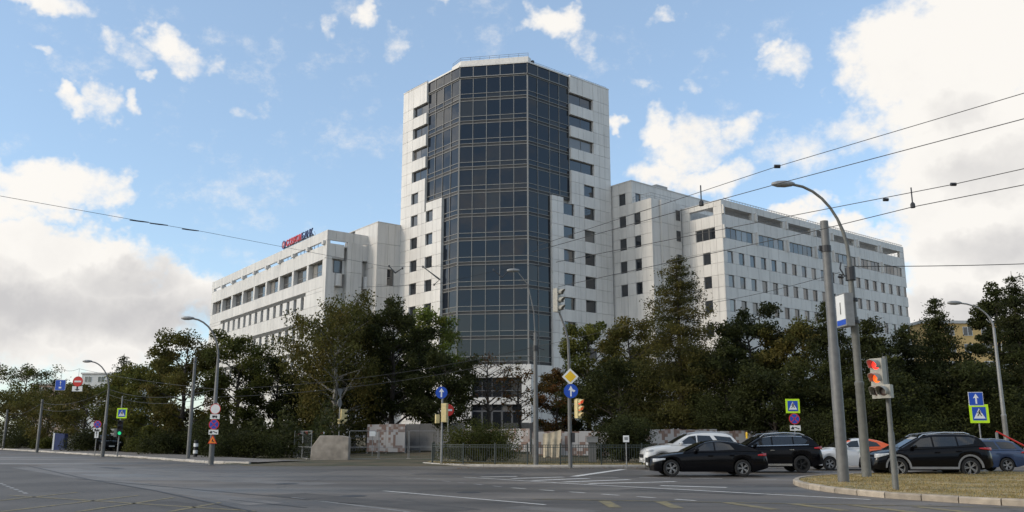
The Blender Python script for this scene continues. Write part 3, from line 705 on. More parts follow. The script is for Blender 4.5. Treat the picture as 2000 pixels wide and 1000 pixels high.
    # linking stair block between tower and wing
    S = Building('stair_block', 'stepped white stair block joining the tower to the right wing', 'office building', (20, 120, 0))
    R0 = Vector((14.6, 121.0)); f1 = Fac(S, R0, -50, -1, M_PANELW)
    u1 = f1.u.to_2d(); p2 = R0 + u1 * 7.2; f2 = Fac(S, p2, 40, -1, M_PANELW); u2 = f2.u.to_2d()
    n_ = lambda p: (p.x - 20, p.y - 120)
    lower = [R0 - u1 * 2.6 + u2 * .32, R0 + u1 * 6.9 + u2 * .32, R0 + u1 * 6.9 + u2 * 14, R0 - u1 * 2.6 + u2 * 14]
    upper = [R0 - u1 * 2.6 + u2 * .32, R0 + u1 * 3.4 + u2 * .32, R0 + u1 * 3.4 + u2 * 26, R0 - u1 * 2.6 + u2 * 26]
    part('core', MB().prism([n_(p) for p in lower], -1, 33.6), M_CORE, S.e); part('core', MB().prism([n_(p) for p in upper], 33.6, 36.9), M_CORE, S.e)
    tops = [35.57, 32.28, 28.98, 25.68, 22.38]
    A_, Bw = (1.2, 2.45), (4.0, 5.16)
    e1 = [-2.6, 0, 1.2, 2.45, 3.66]; e2 = [-2.6, 0, 1.2, 2.45, 4.0, 5.16, 7.2]
    f1.grid(e1, [35.57, 37.15], [], -.3, 0); f1.grid(e1, [33.9, 35.57], [(1.2, 2.45, 33, 36)], -.3, 0); f1.window(1.2, 2.45, 33.9, 35.57, -.18, M_WIN)
    top = 33.9
    for t in tops[1:]:
        f1.grid(e2, [t, top], [], -.3, 0); f1.grid(e2, [t - 1.66, t], [(1.2, 2.45, t - 1.66, t), (4.0, 5.16, t - 1.66, t)], -.3, 0)
        f1.window(1.2, 2.45, t - 1.66, t, -.18, M_WIN); f1.window(4.0, 5.16, t - 1.66, t, -.18, M_WIN); top = t - 1.66
    f1.grid(e2, [.3, 7, 14, top], [], -.3, 0)
    z2 = [.3, 7, 14, 17.4, 20.7, 24, 27.3, 30.6, 33.9]
    f2.grid([0, .35, 1.7, 3.0, 4.4, 5.9], z2, [], -.3, 0)
    f2.grid([1.7, 3.0, 4.4, 5.9], z2, [], .003, .35)
    fu = Fac(S, R0 + u1 * 3.66, 40, -1, M_PANELW)
    fu.grid([.0, .8, 1.9] + lin(1.9, 27, 15)[1:], [33.9, 35.5, 37.15], [(.8, 1.9, 33.9, 35.5)], -.3, 0); fu.window(.8, 1.9, 33.9, 35.5, -.18, M_WIN)
    cap = [R0 - u1 * 2.6 + u2 * -.05, R0 + u1 * 3.72 + u2 * -.05, R0 + u1 * 3.72 + u2 * 27.1, R0 - u1 * 2.6 + u2 * 27.1]
    part('roof', MB().prism([n_(p) for p in cap], 37.13, 37.28), M_CORE2, S.e)
    fu.box('roof_vent', 6.5, 9, 37.28, 38.1, -2.4, -.9, M_CORE)
    b = MB()
    for q in (34.35, 34.75):
        b.tube([f1.at(3.7, -.2, q) - S.loc, f1.at(7.0, -.2, q) - S.loc, f2.at(5.5, -.2, q) - S.loc], .025, 5)
    for s_ in lin(3.8, 7, 4): b.tube([f1.at(s_, -.2, 33.8) - S.loc, f1.at(s_, -.2, 34.75) - S.loc], .02, 5)
    for s_ in lin(1, 5.5, 4): b.tube([f2.at(s_, -.2, 33.8) - S.loc, f2.at(s_, -.2, 34.75) - S.loc], .02, 5)
    part('terrace_railing', b, M_GAL, S.e)
    # slim windows in the re-entrant corner
    fx = Fac(S, p2 + u2 * 5.95, -51, -1, M_PANELW)
    for t in (32.9, 29.9, 26.5, 23.2): f2.window(4.75, 5.65, t - 1.5, t, .36, M_WIN)
    S.finish()
build_right_wing()

# ---- left wing
def build_left_wing():
    P0 = Vector((-25.98, 118.59)); PF = Vector((-56.76, 161.48)); d = PF - P0; ang = math.degrees(math.atan2(d.y, d.x)); LEN = d.length
    B = Building('office_wing', 'grey-white office wing left of the tower carrying the rooftop bank sign', 'office building', (-42, 142, 0)); ox, oy = -42, 142
    f = Fac(B, P0, ang, 1, M_PANELW); fe = Fac(B, P0, 38.5, -1, M_PANELW); uW = f.u.to_2d(); uE = fe.u.to_2d()
    n_ = lambda p: (p.x - ox, p.y - oy)
    a = P0 + uW * .9 + uE * .9
    # the core keeps clear of the deep window recesses
    part('core', MB().prism([n_(p) for p in [a, a + uW * (LEN - 1.2), a + uW * (LEN - 1.2) + uE * 13, a + uE * 13]], -1, 28.0), M_CORE, B.e)
    part('roof', MB().prism([n_(p) for p in [P0 + uW * .1 + uE * .1, P0 + uW * (LEN - .1) + uE * .1, P0 + uW * (LEN - .1) + uE * 13, P0 + uW * .1 + uE * 13]], 27.9, 28.05), M_CORE2, B.e)
    bay = [(1.3 + 5.66 * i, 1.3 + 5.66 * i + 4.95) for i in range(9)]
    cols = lin(0, LEN, 36); D0 = -.85
    f.grid(cols, [28.68, 30.15], [], -.35, 0)
    be = [0.0]
    for p, q in bay: be += [p, q]
    be += [LEN]
    f.grid(be, [28.12, 28.68], [(p + .3, q + .05, 28, 29) for p, q in bay] + [(p, q, 28, 29) for p, q in bay], -.5, 0)
    for p, q in bay: f.box('bracket', p - .75, p - .1, 28.12, 28.66, .003, .35, M_PANELW)
    f.grid(cols, [26.02, 28.12], [], D0, 0)
    zA0, zA1 = 23.75, 26.02
    f.grid(be, [zA0, zA1], [(p, q, zA0, zA1) for p, q in bay], D0, 0)
    for p, q in bay: f.window(p, q, zA0, zA1, -.72, M_WINR, 3, fm=M_MULL, transom=.4)
    wx = [7.45 + 2.785 * i for i in range(14)]; ww = 1.15
    rows = [(19.62, 21.5), (15.4, 17.15), (11.1, 12.9)]
    we = [0.0]
    for x in wx: we += [x, x + ww]
    we += [46.4, LEN]; top = zA0
    for (z0, z1) in rows:
        f.grid(cols, [z1 + .55, top], [], D0, 0)
        f.grid([0, 3.4, 6.9] + lin(6.9, 46.2, 14)[1:] + [49.5, LEN], [z1, z1 + .55], [(6.9, 46.2, z1, z1 + .55)], D0, 0)
        # recessed ventilation louvre above each window row
        f.box('louvre_backing', 6.9, 46.2, z1, z1 + .55, -.5, -.3, M_CORE)
        for q in range(3): f.box('louvre', 6.9, 46.2, z1 + .06 + q * .17, z1 + .12 + q * .17, -.3, -.06, M_MULL)
        f.grid(we, [z0, z1], [(x, x + ww, z0, z1) for x in wx], D0, 0)
        for x in wx: f.window(x, x + ww, z0, z1, -.42, M_WINR)
        top = z0
    f.grid(lin(0, LEN, 12), [.3, 5, top], [], D0, 0)
    # end towards the tower: stacked panels, recesses and a column
    fe.grid([0.0, 1.4, 2.75, 4.1, 6.6], [28.7, 30.15], [], -.35, 0)
    fe.grid([0.0, 1.35, 2.72], [26.25, 28.25], [], -.6, 0); fe.box('bay_soffit', 0, 2.7, 26.1, 26.25, -.6, -.02, M_CORE)
    fe.grid([0.0, 1.4], [.3, 6, 12, 18, 21.3, 24.1], [], -.8, 0)
    fe.grid([0.05, 1.4, 2.7, 3.2], [24.1, 26.1], [], -.9, -.55); fe.window(1.4, 2.7, 24.2, 26.0, -.5, M_WINR)
    fe.grid([1.4, 3.2], [.3, 7, 14, 18, 22.2], [], -1.2, -.8)
    b = MB(); b.lathe([(.001, 22.3), (.62, 22.3), (.62, 24.05), (.001, 24.05)], n=20, c=tuple(fe.at(2.05, -.45, 0) - B.loc)); part('rounded_bay', b, M_PANELW, B.e, smooth=30)
    b = MB(); b.lathe([(.001, 22.3), (.62, 22.3), (.62, 24.05), (.001, 24.05)], n=20, c=tuple(fe.at(6.6, -.35, 0) - B.loc)); part('rounded_bay', b, M_PANELW, B.e, smooth=30)
    fe.grid([3.2, 3.85, 5.6], [.3, 8, 15, 21, 24.4, 28.75], [], -.9, .12)
    fe.grid([5.6, 6.9], [26.3, 28.55], [], -.9, .1); fe.grid([5.6, 7.2], [.3, 8, 15, 22.2, 26.2], [], -1.2, -.7)
    B.finish()
    S = Building('stair_block', 'grey-white stair block joining the tower to the left wing', 'office building', (-18, 122, 0))
    b1 = Vector((-19.2, 120.3)); fl = Fac(S, b1, 127.5, 1, M_PANELW); fr = Fac(S, b1, 38, -1, M_PANELW); ul, ur = fl.u.to_2d(), fr.u.to_2d()
    n2 = lambda p: (p.x + 18, p.y - 122)
    a = b1 + ul * .32 + ur * .32
    part('core', MB().prism([n2(p) for p in [a, a + ur * 7, a + ur * 7 + ul * 9, a + ul * 9]], -1, 31.5), M_CORE, S.e)
    zz = [.3, 6, 12, 18, 21.6, 25.2, 28.6, 31.65]
    fl.grid([0, 1.3, 2.6, 3.9, 5.2, 7], zz, [], -.3, 0)
    wins = [(1.75, 2.85, 22.6, 25.0), (1.75, 2.85, 18.4, 20.8)]
    fr.grid([0, 1.75, 2.85, 4.3, 6.5], [.3, 6, 12, 18.4, 20.8, 22.6, 25.0, 28.6, 31.65], wins, -.3, 0)
    for w in wins: fr.window(*w, -.2, M_WIN, 1, fm=M_MULL, transom=.5)
    part('roof', MB().prism([n2(p) for p in [b1 - ul * .05 - ur * .05, b1 + ur * 7.3, b1 + ur * 7.3 + ul * 9, b1 + ul * 9 - ur * .05]], 31.63, 31.75), M_CORE2, S.e)
    S.finish()
    # ---- roof sign
    s0, _ = on_plane(P0, ang, 549, 485); s1, _ = on_plane(P0, ang, 609, 455)
    sg = thing('roof_sign', 'rooftop letters СОВКОМБАНК in red and navy with a round emblem', 'sign', tuple(f.at(s0, -.15, 30.15)), math.atan2(-f.u.y, -f.u.x))
    L_ = s0 - s1; m_red = mat('letter_red', (.62, .06, .07), .4); m_nav = mat('letter_navy', (.05, .07, .17), .4); hgt = 1.02
    b = MB(); b.lathe([(.50, -.1), (.50, .1), (.66, .1), (.66, -.1), (.50, -.1)], 'y', (.75, 0, .85), 28); em = part('emblem', b, m_nav, sg)
    b = MB(); b.lathe([(.001, -.06), (.49, -.06), (.49, .06), (.001, .06)], 'y', (.75, 0, .85), 24); part('emblem_disc', b, m_red, em)
    b = MB(); b.plate([(.65, .5), (.85, .65), (.85, 1.2), (.65, 1.05)], -.13, -.07); part('emblem_bar', b, M_WHITE, em)
    word = 'СОВКОМБАНК'; x = 1.75; adv = (L_ - 1.75) / len(word)
    for i, ch in enumerate(word):
        cu = bpy.data.curves.new('letter', 'FONT'); cu.body = ch; cu.size = hgt * 1.38; cu.extrude = .09; cu.align_x = 'CENTER'; cu.resolution_u = 3
        tmp = bpy.data.objects.new('tmp', cu); col.objects.link(tmp); dg = bpy.context.evaluated_depsgraph_get(); me = bpy.data.meshes.new_from_object(tmp.evaluated_get(dg)); bpy.data.objects.remove(tmp)
        xs = [v.co.x for v in me.vertices] or [0]; w = max(xs) - min(xs); cx = (max(xs) + min(xs)) / 2; k = adv * .9 / max(w, .01)
        for v in me.vertices: x_, y_, z_ = v.co; v.co = ((x_ - cx) * min(k, 1.35), -z_, y_)
        me.materials.clear(); me.materials.append(m_red if i < 6 else m_nav)
        link('letter', me, sg, (x + adv * (i + .5), 0, .36))
    b = MB()
    for q in (.25, .36): b.box(.3, L_ + .1, .12, .2, q, q + .06)
    for q in lin(.4, L_, 9): b.box(q - .04, q + .04, .13, .19, 0, .25); b.box(q - .03, q + .03, .9, .96, -2.0, -.4); b.tube([(q, .9, -.4), (q, .2, .9)], .025, 4)
    part('sign_frame', b, M_POLE, sg)
build_left_wing()

# ---- far buildings
def block(name, label, cat, x0, x1, y, dep, h, m, floors, cols_, wm=None, z0=0.0, band=None, rz=0):
    e = thing(name, label, cat, ((x0 + x1) / 2, y, z0), rz); w = x1 - x0
    wl = MB(); wl.box(-w / 2, w / 2, 0, dep, 0, h); part('wall', wl, m, e)
    rf = MB(); rf.box(-w / 2 - .3, w / 2 + .3, -.3, dep + .3, h + .003, h + .5); part('roof', rf, M_CORE2, e)
    cw = w / cols_; fh = h / floors
    for j in range(floors):
        for i in range(cols_):
            b = MB(); ww, wh = cw * .52, fh * .52; b.box(-ww / 2, ww / 2, -.08, .02, -wh / 2, wh / 2); b.box(-.05, .05, -.12, -.085, -wh / 2, wh / 2)
            wo = part('window', b, M_WHITE, e, (-w / 2 + cw * (i + .5), 0, fh * (j + .55)))
            b = MB(); b.box(-ww / 2 + .08, -.07, -.11, -.082, -wh / 2 + .08, wh / 2 - .08); b.box(.07, ww / 2 - .08, -.11, -.082, -wh / 2 + .08, wh / 2 - .08); part('pane', b, M_WIN, wo)
    return e
xa = aty(1800, 640, 150)[0]; xb = aty(2120, 640, 150)[0]; zt = aty(1900, 632, 150)[2]
block('apartment_building', 'yellow brick apartment block glimpsed behind the trees at far right', 'building', xa, xb, 150, 12, zt, mat('yellow_brick', (.66, .44, .18), .85, var=.12, scale=1.2, bump=.3), 7, 9)
xa = aty(160, 735, 270)[0]; xb = aty(212, 735, 270)[0]
block('apartment_building', 'white panel building top showing above the trees at far left', 'building', xa, xb + 8, 270, 14, aty(180, 731, 270)[2], mat('white_render', (.6, .6, .58), .8), 6, 4)
xa = aty(60, 750, 300)[0]; xb = aty(150, 750, 300)[0]
block('apartment_building', 'low brown-roofed block far behind the hanging road signs', 'building', xa, xb, 300, 14, aty(100, 752, 300)[2], mat('brown_render', (.30, .22, .17), .85), 5, 6)

# ------------------------------------------------------------------ trees
def leaf_mesh(name, P, size, colr, rng, elong=1.6, flat=.0, hang=False):
    n = len(P); a = rng.normal(0, 1, (n, 3)); a[:, 2] *= .8
    if hang: a[:, 2] -= 1.2
    a /= np.linalg.norm(a, axis=1)[:, None]
    b = rng.normal(0, 1, (n, 3)); b -= (b * a).sum(1)[:, None] * a; b /= np.linalg.norm(b, axis=1)[:, None]
    l = (size * rng.uniform(.7, 1.3, n))[:, None]; w = l / elong
    V = np.stack([P - a * l * .5, P + b * w * .5 - a * l * .05, P + a * l * .5, P - b * w * .5 - a * l * .05], 1).reshape(-1, 3)
    me = bpy.data.meshes.new(name); me.vertices.add(4 * n); me.vertices.foreach_set('co', V.ravel()); me.loops.add(4 * n); me.loops.foreach_set('vertex_index', np.arange(4 * n))
    me.polygons.add(n); me.polygons.foreach_set('loop_start', np.arange(n) * 4); me.update(calc_edges=True)
    ca = me.color_attributes.new('leaf', 'FLOAT_COLOR', 'POINT'); ca.data.foreach_set('color', np.repeat(np.concatenate([np.clip(colr, 0, 1), np.ones((n, 1))], 1), 4, 0).ravel().astype(np.float32))
    me.materials.append(M_LEAF); return me
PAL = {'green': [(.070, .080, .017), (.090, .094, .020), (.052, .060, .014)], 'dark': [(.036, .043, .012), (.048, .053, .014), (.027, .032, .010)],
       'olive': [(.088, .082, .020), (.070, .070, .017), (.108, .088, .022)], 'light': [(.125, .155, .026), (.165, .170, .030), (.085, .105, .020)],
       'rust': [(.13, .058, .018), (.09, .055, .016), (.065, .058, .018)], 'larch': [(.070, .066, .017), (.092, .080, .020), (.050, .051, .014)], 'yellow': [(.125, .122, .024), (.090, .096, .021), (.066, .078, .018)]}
def broad_tree(h, w, seed, pal='green', n_leaf=9000, base=.18, dens=1.0, leaf=.26, clump=None, sparse=0., weep=False, trunkmat=None, lean=0., shape=1.0):
    """returns (wood mesh, crown mesh): tapered trunk, limbs, twigs ending in leaf clumps spread through an uneven crown"""
    rng = np.random.default_rng(seed); rn = random.Random(seed); W = MB(); pal = PAL[pal]
    tr = []; x = y = 0; steps = 9; r0 = .020 * h + .06
    for i in range(steps):
        t = i / (steps - 1); tr.append(Vector((x, y, t * h * .86 - (.3 if i == 0 else 0)))); x += rn.gauss(lean, .10) * h / 12; y += rn.gauss(0, .10) * h / 12
    W.tube(tr, [r0 * (1.25 if i == 0 else 1) * (1 - .9 * i / (steps - 1)) for i in range(steps)], 7)
    tips = []; nb = int(15 + h * 1.1)
    def trunk_at(t):
        q = t / .86 * (steps - 1); i = min(int(q), steps - 2); return tr[i].lerp(tr[i + 1], min(q - i, 1))
    for i in range(nb):
        t = base + (.84 - base) * ((i + rn.random()) / nb); p = trunk_at(t); an = i * 2.4 + rn.uniform(-.4, .4)
        prof = math.sin(math.pi * min(1, max(0, (t - base * .6) / (1.02 - base * .6))) ** (.75 * shape)) ** .65
        ln = w * .5 * prof * rn.uniform(.6, 1.08); rise = rn.uniform(.25, .75) * ln * (1.2 - .3 * t)
        e = p + Vector((math.cos(an) * ln, math.sin(an) * ln, rise)); mid = p.lerp(e, .5) + Vector((rn.gauss(0, .12), rn.gauss(0, .12), rn.uniform(-.05, .2))) * ln * .3
        rr = max(.018, r0 * .42 * (1 - t * .7)); W.tube([p, mid, e], [rr, rr * .6, rr * .22], 5, cap=False)
        tips += [(e, 1.), (mid.lerp(e, .4), .8)]
        for q in range(3):
            s = p.lerp(e, rn.uniform(.35, .85)); an2 = an + rn.uniform(-1.2, 1.2); l2 = ln * rn.uniform(.25, .5); e2 = s + Vector((math.cos(an2) * l2, math.sin(an2) * l2, rn.uniform(.0, .6) * l2))
            W.tube([s, e2], [rr * .35, rr * .12], 4, cap=False); tips.append((e2, .9))
    for q in range(5): tips.append((trunk_at(.84) + Vector((rn.gauss(0, .05) * w, rn.gauss(0, .05) * w, rn.uniform(.0, .12) * h)), .8))
    if sparse: tips = [t for t in tips if rn.random() > sparse]
    cr = clump or w * .115; P = []; C = []; per = max(8, int(n_leaf / len(tips)))
    for (c, k) in tips:
        n = int(per * k * rn.uniform(.6, 1.4)); v = rng.normal(0, 1, (n, 3)); v /= np.linalg.norm(v, axis=1)[:, None]; rad = cr * rn.uniform(.7, 1.35)
        v *= (rng.random(n) ** .45 * rad)[:, None]; v[:, 2] *= .72
        if weep: v[:, 2] = v[:, 2] * .5 - rng.exponential(.55, n) * rad * 1.5; v[:, :2] *= .75
        P.append(np.array(c) + v); cc = np.array(pal[rn.randrange(3)]) * rn.uniform(.78, 1.25); C.append(np.tile(cc, (n, 1)) * rng.uniform(.84, 1.16, (n, 1)))
    P = np.concatenate(P); C = np.concatenate(C); P[:, 2] = np.maximum(P[:, 2], .1)
    return W.mesh('trunk', trunkmat or M_TRUNK, smooth=True), leaf_mesh('crown', P, np.full(len(P), leaf), C, rng, hang=weep)
def conifer(h, w, seed, pal='larch', n_leaf=14000, base=.12, leaf=.26, droop=.25, gap=.0):
    rng = np.random.default_rng(seed); rn = random.Random(seed); W = MB(); pal = PAL[pal]
    r0 = .016 * h + .05; tr = [Vector((rn.gauss(0, .04), rn.gauss(0, .04), -.3 + (h + .3) * i / 6)) for i in range(7)]
    W.tube(tr, [r0 * (1 - .95 * i / 6) for i in range(7)], 7)
    P = []; C = []; br = []; z = base * h; i = 0
    while z < h * .985:
        t = z / h; nbr = 5 if t < .85 else 4
        for q in range(nbr):
            an = i * 1.1 + q * 2 * math.pi / nbr + rn.uniform(-.35, .35)
            ln = w * .5 * (1 - t) ** .72 * rn.uniform(.55, 1.12) * (.75 + .25 * min(1, t / .3)) + .25
            p = Vector((0, 0, z + rn.uniform(-.15, .15))); e = p + Vector((math.cos(an) * ln, math.sin(an) * ln, -droop * ln * rn.uniform(.3, 1.2) + .18 * ln)); m_ = p.lerp(e, .55) + Vector((0, 0, -.06 * ln))
            W.tube([p, m_, e], [max(.012, r0 * .25 * (1 - t)), .012, .006], 4, cap=False); br.append((p, m_, e, ln))
        z += h * rn.uniform(.026, .045); i += 1
    tot = sum(b[3] for b in br)
    for (p, m_, e, ln) in br:
        if rn.random() < gap: continue
        n = int(n_leaf * ln / tot); s = rng.random(n) ** .8; a = np.array(p); b = np.array(m_); c = np.array(e)
        q = ((1 - s) ** 2)[:, None] * a + (2 * s * (1 - s))[:, None] * b + (s ** 2)[:, None] * c
        sp = .10 * ln + .12; q = q + rng.normal(0, 1, (n, 3)) * np.array([sp, sp, sp * .5]) * (.5 + .6 * s)[:, None]; q[:, 2] -= rng.exponential(.10, n)
        P.append(q); cc = np.array(pal[rn.randrange(3)]) * rn.uniform(.75, 1.25); C.append(np.tile(cc, (n, 1)) * rng.uniform(.84, 1.16, (n, 1)))
    P = np.concatenate(P); C = np.concatenate(C)
    return W.mesh('trunk', M_TRUNK, smooth=True), leaf_mesh('crown', P, np.full(len(P), leaf), C, rng, elong=2.6)
def shrub(h, w, seed, pal='dark', n_leaf=9000, leaf=.15, dep=None):
    rng = np.random.default_rng(seed); rn = random.Random(seed); W = MB(); pal = PAL[pal]; P = []; C = []
    tips = []
    for i in range(26):
        an = rn.uniform(0, 6.283); r = w * .5 * math.sqrt(rn.random()) * .85; zz = h * (.35 + .55 * math.sqrt(max(0, 1 - (r / (w * .5)) ** 2)) * rn.uniform(.6, 1.05))
        e = Vector((math.cos(an) * r, math.sin(an) * r, zz)); W.tube([(math.cos(an) * .15, math.sin(an) * .15, -.15), tuple(e * .55), tuple(e)], [.03, .018, .006], 4, cap=False); tips += [e, e * .72 + Vector((0, 0, -.05)), Vector((e.x * 1.08, e.y * 1.08, e.z * .38))]
    per = n_leaf // len(tips)
    for c in tips:
        n = int(per * rn.uniform(.6, 1.4)); v = rng.normal(0, 1, (n, 3)); v /= np.linalg.norm(v, axis=1)[:, None]; v *= (rng.random(n) ** .45 * w * .15 * rn.uniform(.7, 1.3))[:, None]
        P.append(np.array(c) + v); C.append(np.tile(np.array(pal[rn.randrange(3)]) * rn.uniform(.75, 1.25), (n, 1)) * rng.uniform(.7, 1.3, (n, 1)))
    P = np.concatenate(P); C = np.concatenate(C); P[:, 2] = np.maximum(P[:, 2], .03)
    return W.mesh('stem', M_TRUNK), leaf_mesh('foliage', P, np.full(len(P), leaf), C, rng)
def plant(kind, label, px, Y, top, wpx, group, names=('trunk', 'crown'), cat='tree', rz=0, **kw):
    """px: photo column, Y: distance, top: photo row of the tip, wpx: crown width in photo pixels"""
    x = aty(px, 860, Y)[0]; z0 = hz(x, Y); p = aty(px, top, Y); h = p[2] - z0; sc_ = F / (Y * math.cos(TH)); w = wpx * 1.22 / sc_
    kw['n_leaf'] = int(kw['n_leaf'] * (1.6 if kw['n_leaf'] > 1500 else 1)); kw['leaf'] = kw['leaf'] * (.82 if kw['n_leaf'] > 1500 else 1)
    fn = {'broad': broad_tree, 'conifer': conifer, 'shrub': shrub}[kind]
    name = kw.pop('name', {'broad': 'broadleaf_tree', 'conifer': 'larch_tree', 'shrub': 'shrub'}[kind])
    a, b = fn(h, w, **kw)
    # correct the built height so the tip meets the photograph
    top_z = np.percentile(np.array([v.co.z for v in b.vertices]), 99.7) if len(b.vertices) else h
    e = thing(name, label, cat, (x, Y, z0), rz, group); s = h / top_z
    for o in (link(names[0], a, e), link(names[1], b, e)): o.scale = (1, 1, s)
    return e
GL, GR, GS = 'trees along the left pavement', 'trees in front of the right wing', 'shrubs along the street'
LT = 'trees in front of the left wing'
S_ = ('stem', 'foliage')
plant('broad', 'round-topped green tree at the far left edge beyond the road', 40, 135, 713, 95, GL, seed=1, pal='green', n_leaf=5000, leaf=.34)
plant('broad', 'small dark tree behind the blue hanging road sign', 125, 140, 742, 70, GL, seed=2, pal='dark', n_leaf=3500, leaf=.34)
plant('broad', 'low broad tree behind the leftmost street pole', 10, 118, 760, 110, GL, seed=3, pal='olive', n_leaf=6000, base=.08, leaf=.32)
plant('broad', 'olive-brown tree behind the blue cabinet on the left pavement', 90, 108, 765, 110, GL, seed=4, pal='olive', n_leaf=6000, base=.06, leaf=.3)
plant('broad', 'olive tree just left of the street lamp on the left pavement', 165, 100, 748, 110, GL, seed=5, pal='olive', n_leaf=7000, base=.06, leaf=.3)
plant('conifer', 'dark spruce tip rising over the trees at left', 228, 104, 698, 70, GL, name='spruce_tree', seed=6, pal='dark', n_leaf=6000, leaf=.3)
plant('broad', 'yellow-green tree above the lit green pedestrian signal', 250, 90, 716, 120, GL, seed=7, pal='yellow', n_leaf=9000, base=.05, leaf=.28)
plant('broad', 'tall brownish tree behind the plain pole on the left', 345, 78, 648, 130, GL, seed=8, pal='olive', n_leaf=14000, base=.05, leaf=.26)
plant('broad', 'tree with thin upper twigs between the brownish tree and the spruce', 300, 86, 690, 90, GL, seed=28, pal='yellow', n_leaf=8000, base=.05, leaf=.27)
plant('broad', 'dense green tree behind the street lamp with five road signs', 455, 76, 652, 120, LT, seed=9, pal='green', n_leaf=14000, base=.05, leaf=.25)
plant('broad', 'dark low tree between the lamp with five signs and the birch', 540, 80, 690, 130, LT, seed=10, pal='dark', n_leaf=11000, base=.05, leaf=.25)
plant('broad', 'weeping birch with pale trunk below the roof sign', 655, 74, 583, 190, LT, name='birch_tree', seed=11, pal='olive', n_leaf=17000, base=.12, leaf=.24, weep=True, trunkmat=M_BIRCH)
plant('broad', 'slim birch with twisted white trunk behind the sideways signs', 690, 79, 600, 150, LT, name='birch_tree', seed=12, pal='green', n_leaf=12000, base=.2, leaf=.24, weep=True, trunkmat=M_BIRCH)
plant('broad', 'big dark tree left of the tower behind the patterned hoarding', 765, 76, 588, 150, LT, seed=13, pal='dark', n_leaf=18000, base=.14, leaf=.25)
plant('broad', 'bright light-green tree against the left foot of the tower', 835, 82, 606, 130, LT, seed=14, pal='light', n_leaf=13000, base=.1, leaf=.25)
plant('broad', 'dark tree behind the round blue arrow sign', 862, 72, 690, 120, LT, seed=15, pal='dark', n_leaf=11000, base=.12, leaf=.24)
plant('broad', 'dark understorey tree behind the concrete block', 610, 84, 720, 160, LT, seed=16, pal='dark', n_leaf=11000, base=.06, leaf=.26)
plant('broad', 'dark understorey tree behind the two birches', 720, 86, 705, 150, LT, seed=17, pal='dark', n_leaf=11000, base=.08, leaf=.26)
plant('broad', 'nearly bare tree with a few brown leaves before the entrance', 955, 80, 690, 120, LT, seed=18, pal='rust', n_leaf=620, base=.32, leaf=.22, clump=.5)
plant('broad', 'sparse tree with brown leaves beside the entrance wall', 1018, 82, 715, 75, LT, seed=19, pal='rust', n_leaf=700, base=.25, leaf=.22, clump=.5)
plant('broad', 'rust-red tree left of the yellow diamond sign', 1085, 77, 722, 90, GR, seed=20, pal='rust', n_leaf=8000, base=.06, leaf=.2)
plant('broad', 'yellow-green tree behind the curved signal mast', 1150, 78, 636, 120, GR, seed=21, pal='yellow', n_leaf=13000, base=.05, leaf=.25)
plant('broad', 'olive tree between the signal mast and the tall larch', 1225, 76, 622, 130, GR, seed=22, pal='olive', n_leaf=14000, base=.05, leaf=.25)
plant('conifer', 'tall pointed larch with see-through branches before the right wing', 1335, 66, 508, 235, GR, seed=23, pal='larch', n_leaf=26000, base=.16, leaf=.24)
plant('broad', 'dark tree with two peaks right of the tall larch', 1470, 68, 598, 130, GR, seed=24, pal='dark', n_leaf=16000, base=.03, leaf=.24)
plant('broad', 'dark bushy tree below the tall larch on its right side', 1420, 64, 665, 120, GR, seed=25, pal='dark', n_leaf=12000, base=.03, leaf=.23)
plant('broad', 'olive tree behind the thick trolleybus pole', 1560, 66, 630, 140, GR, seed=26, pal='olive', n_leaf=14000, base=.03, leaf=.24)
plant('conifer', 'dark pine behind the lamp post with the stop sign box', 1635, 62, 592, 170, GR, name='pine_tree', seed=27, pal='dark', n_leaf=20000, base=.04, leaf=.26)
plant('conifer', 'dark pine right of the stop sign box', 1715, 60, 628, 170, GR, name='pine_tree', seed=29, pal='dark', n_leaf=20000, base=.04, leaf=.26)
plant('conifer', 'dark spruce above the red traffic light', 1785, 62, 640, 160, GR, name='spruce_tree', seed=30, pal='dark', n_leaf=18000, base=.04, leaf=.26)
plant('conifer', 'larch with a ragged top under the right-hand street lamp', 1852, 64, 588, 125, GR, seed=31, pal='dark', n_leaf=16000, base=.05, leaf=.26)
plant('broad', 'tall dark tree at the right edge behind the street lamp', 1972, 66, 560, 105, GR, seed=32, pal='dark', n_leaf=18000, base=.03, leaf=.25)
plant('conifer', 'dark spruce standing at the very right edge of the view', 2015, 62, 545, 170, GR, name='spruce_tree', seed=33, pal='dark', n_leaf=16000, base=.05, leaf=.27)
plant('broad', 'dark low tree below the ragged larch behind the black hatchback', 1900, 60, 700, 170, GR, seed=34, pal='dark', n_leaf=14000, base=.03, leaf=.24)
plant('broad', 'dark undergrowth tree behind the crossing sign with tow plate', 1520, 60, 715, 170, GR, seed=35, pal='dark', n_leaf=13000, base=.02, leaf=.23)
plant('broad', 'dark undergrowth tree behind the red traffic light', 1690, 57, 730, 190, GR, seed=36, pal='dark', n_leaf=13000, base=.02, leaf=.23)
plant('broad', 'dark undergrowth tree behind the dark round bush by the railing', 1215, 70, 705, 170, GR, seed=37, pal='dark', n_leaf=12000, base=.02, leaf=.24)
plant('broad', 'dark undergrowth tree behind the white car', 1390, 72, 700, 170, GR, seed=38, pal='dark', n_leaf=12000, base=.02, leaf=.24)
plant('shrub', 'big rounded hedge bush behind the iron railing left of centre', 937, 53, 822, 135, GS, S_, 'shrub', seed=41, pal='green', n_leaf=12000, leaf=.12)
plant('shrub', 'round dark bush behind the iron railing left of the white car', 1218, 52.5, 812, 118, GS, S_, 'shrub', seed=42, pal='dark', n_leaf=13000, leaf=.13)
plant('shrub', 'wide dark bush right of the street lamp with five signs', 490, 64, 838, 130, GS, S_, 'shrub', seed=43, pal='dark', n_leaf=8000, leaf=.16)
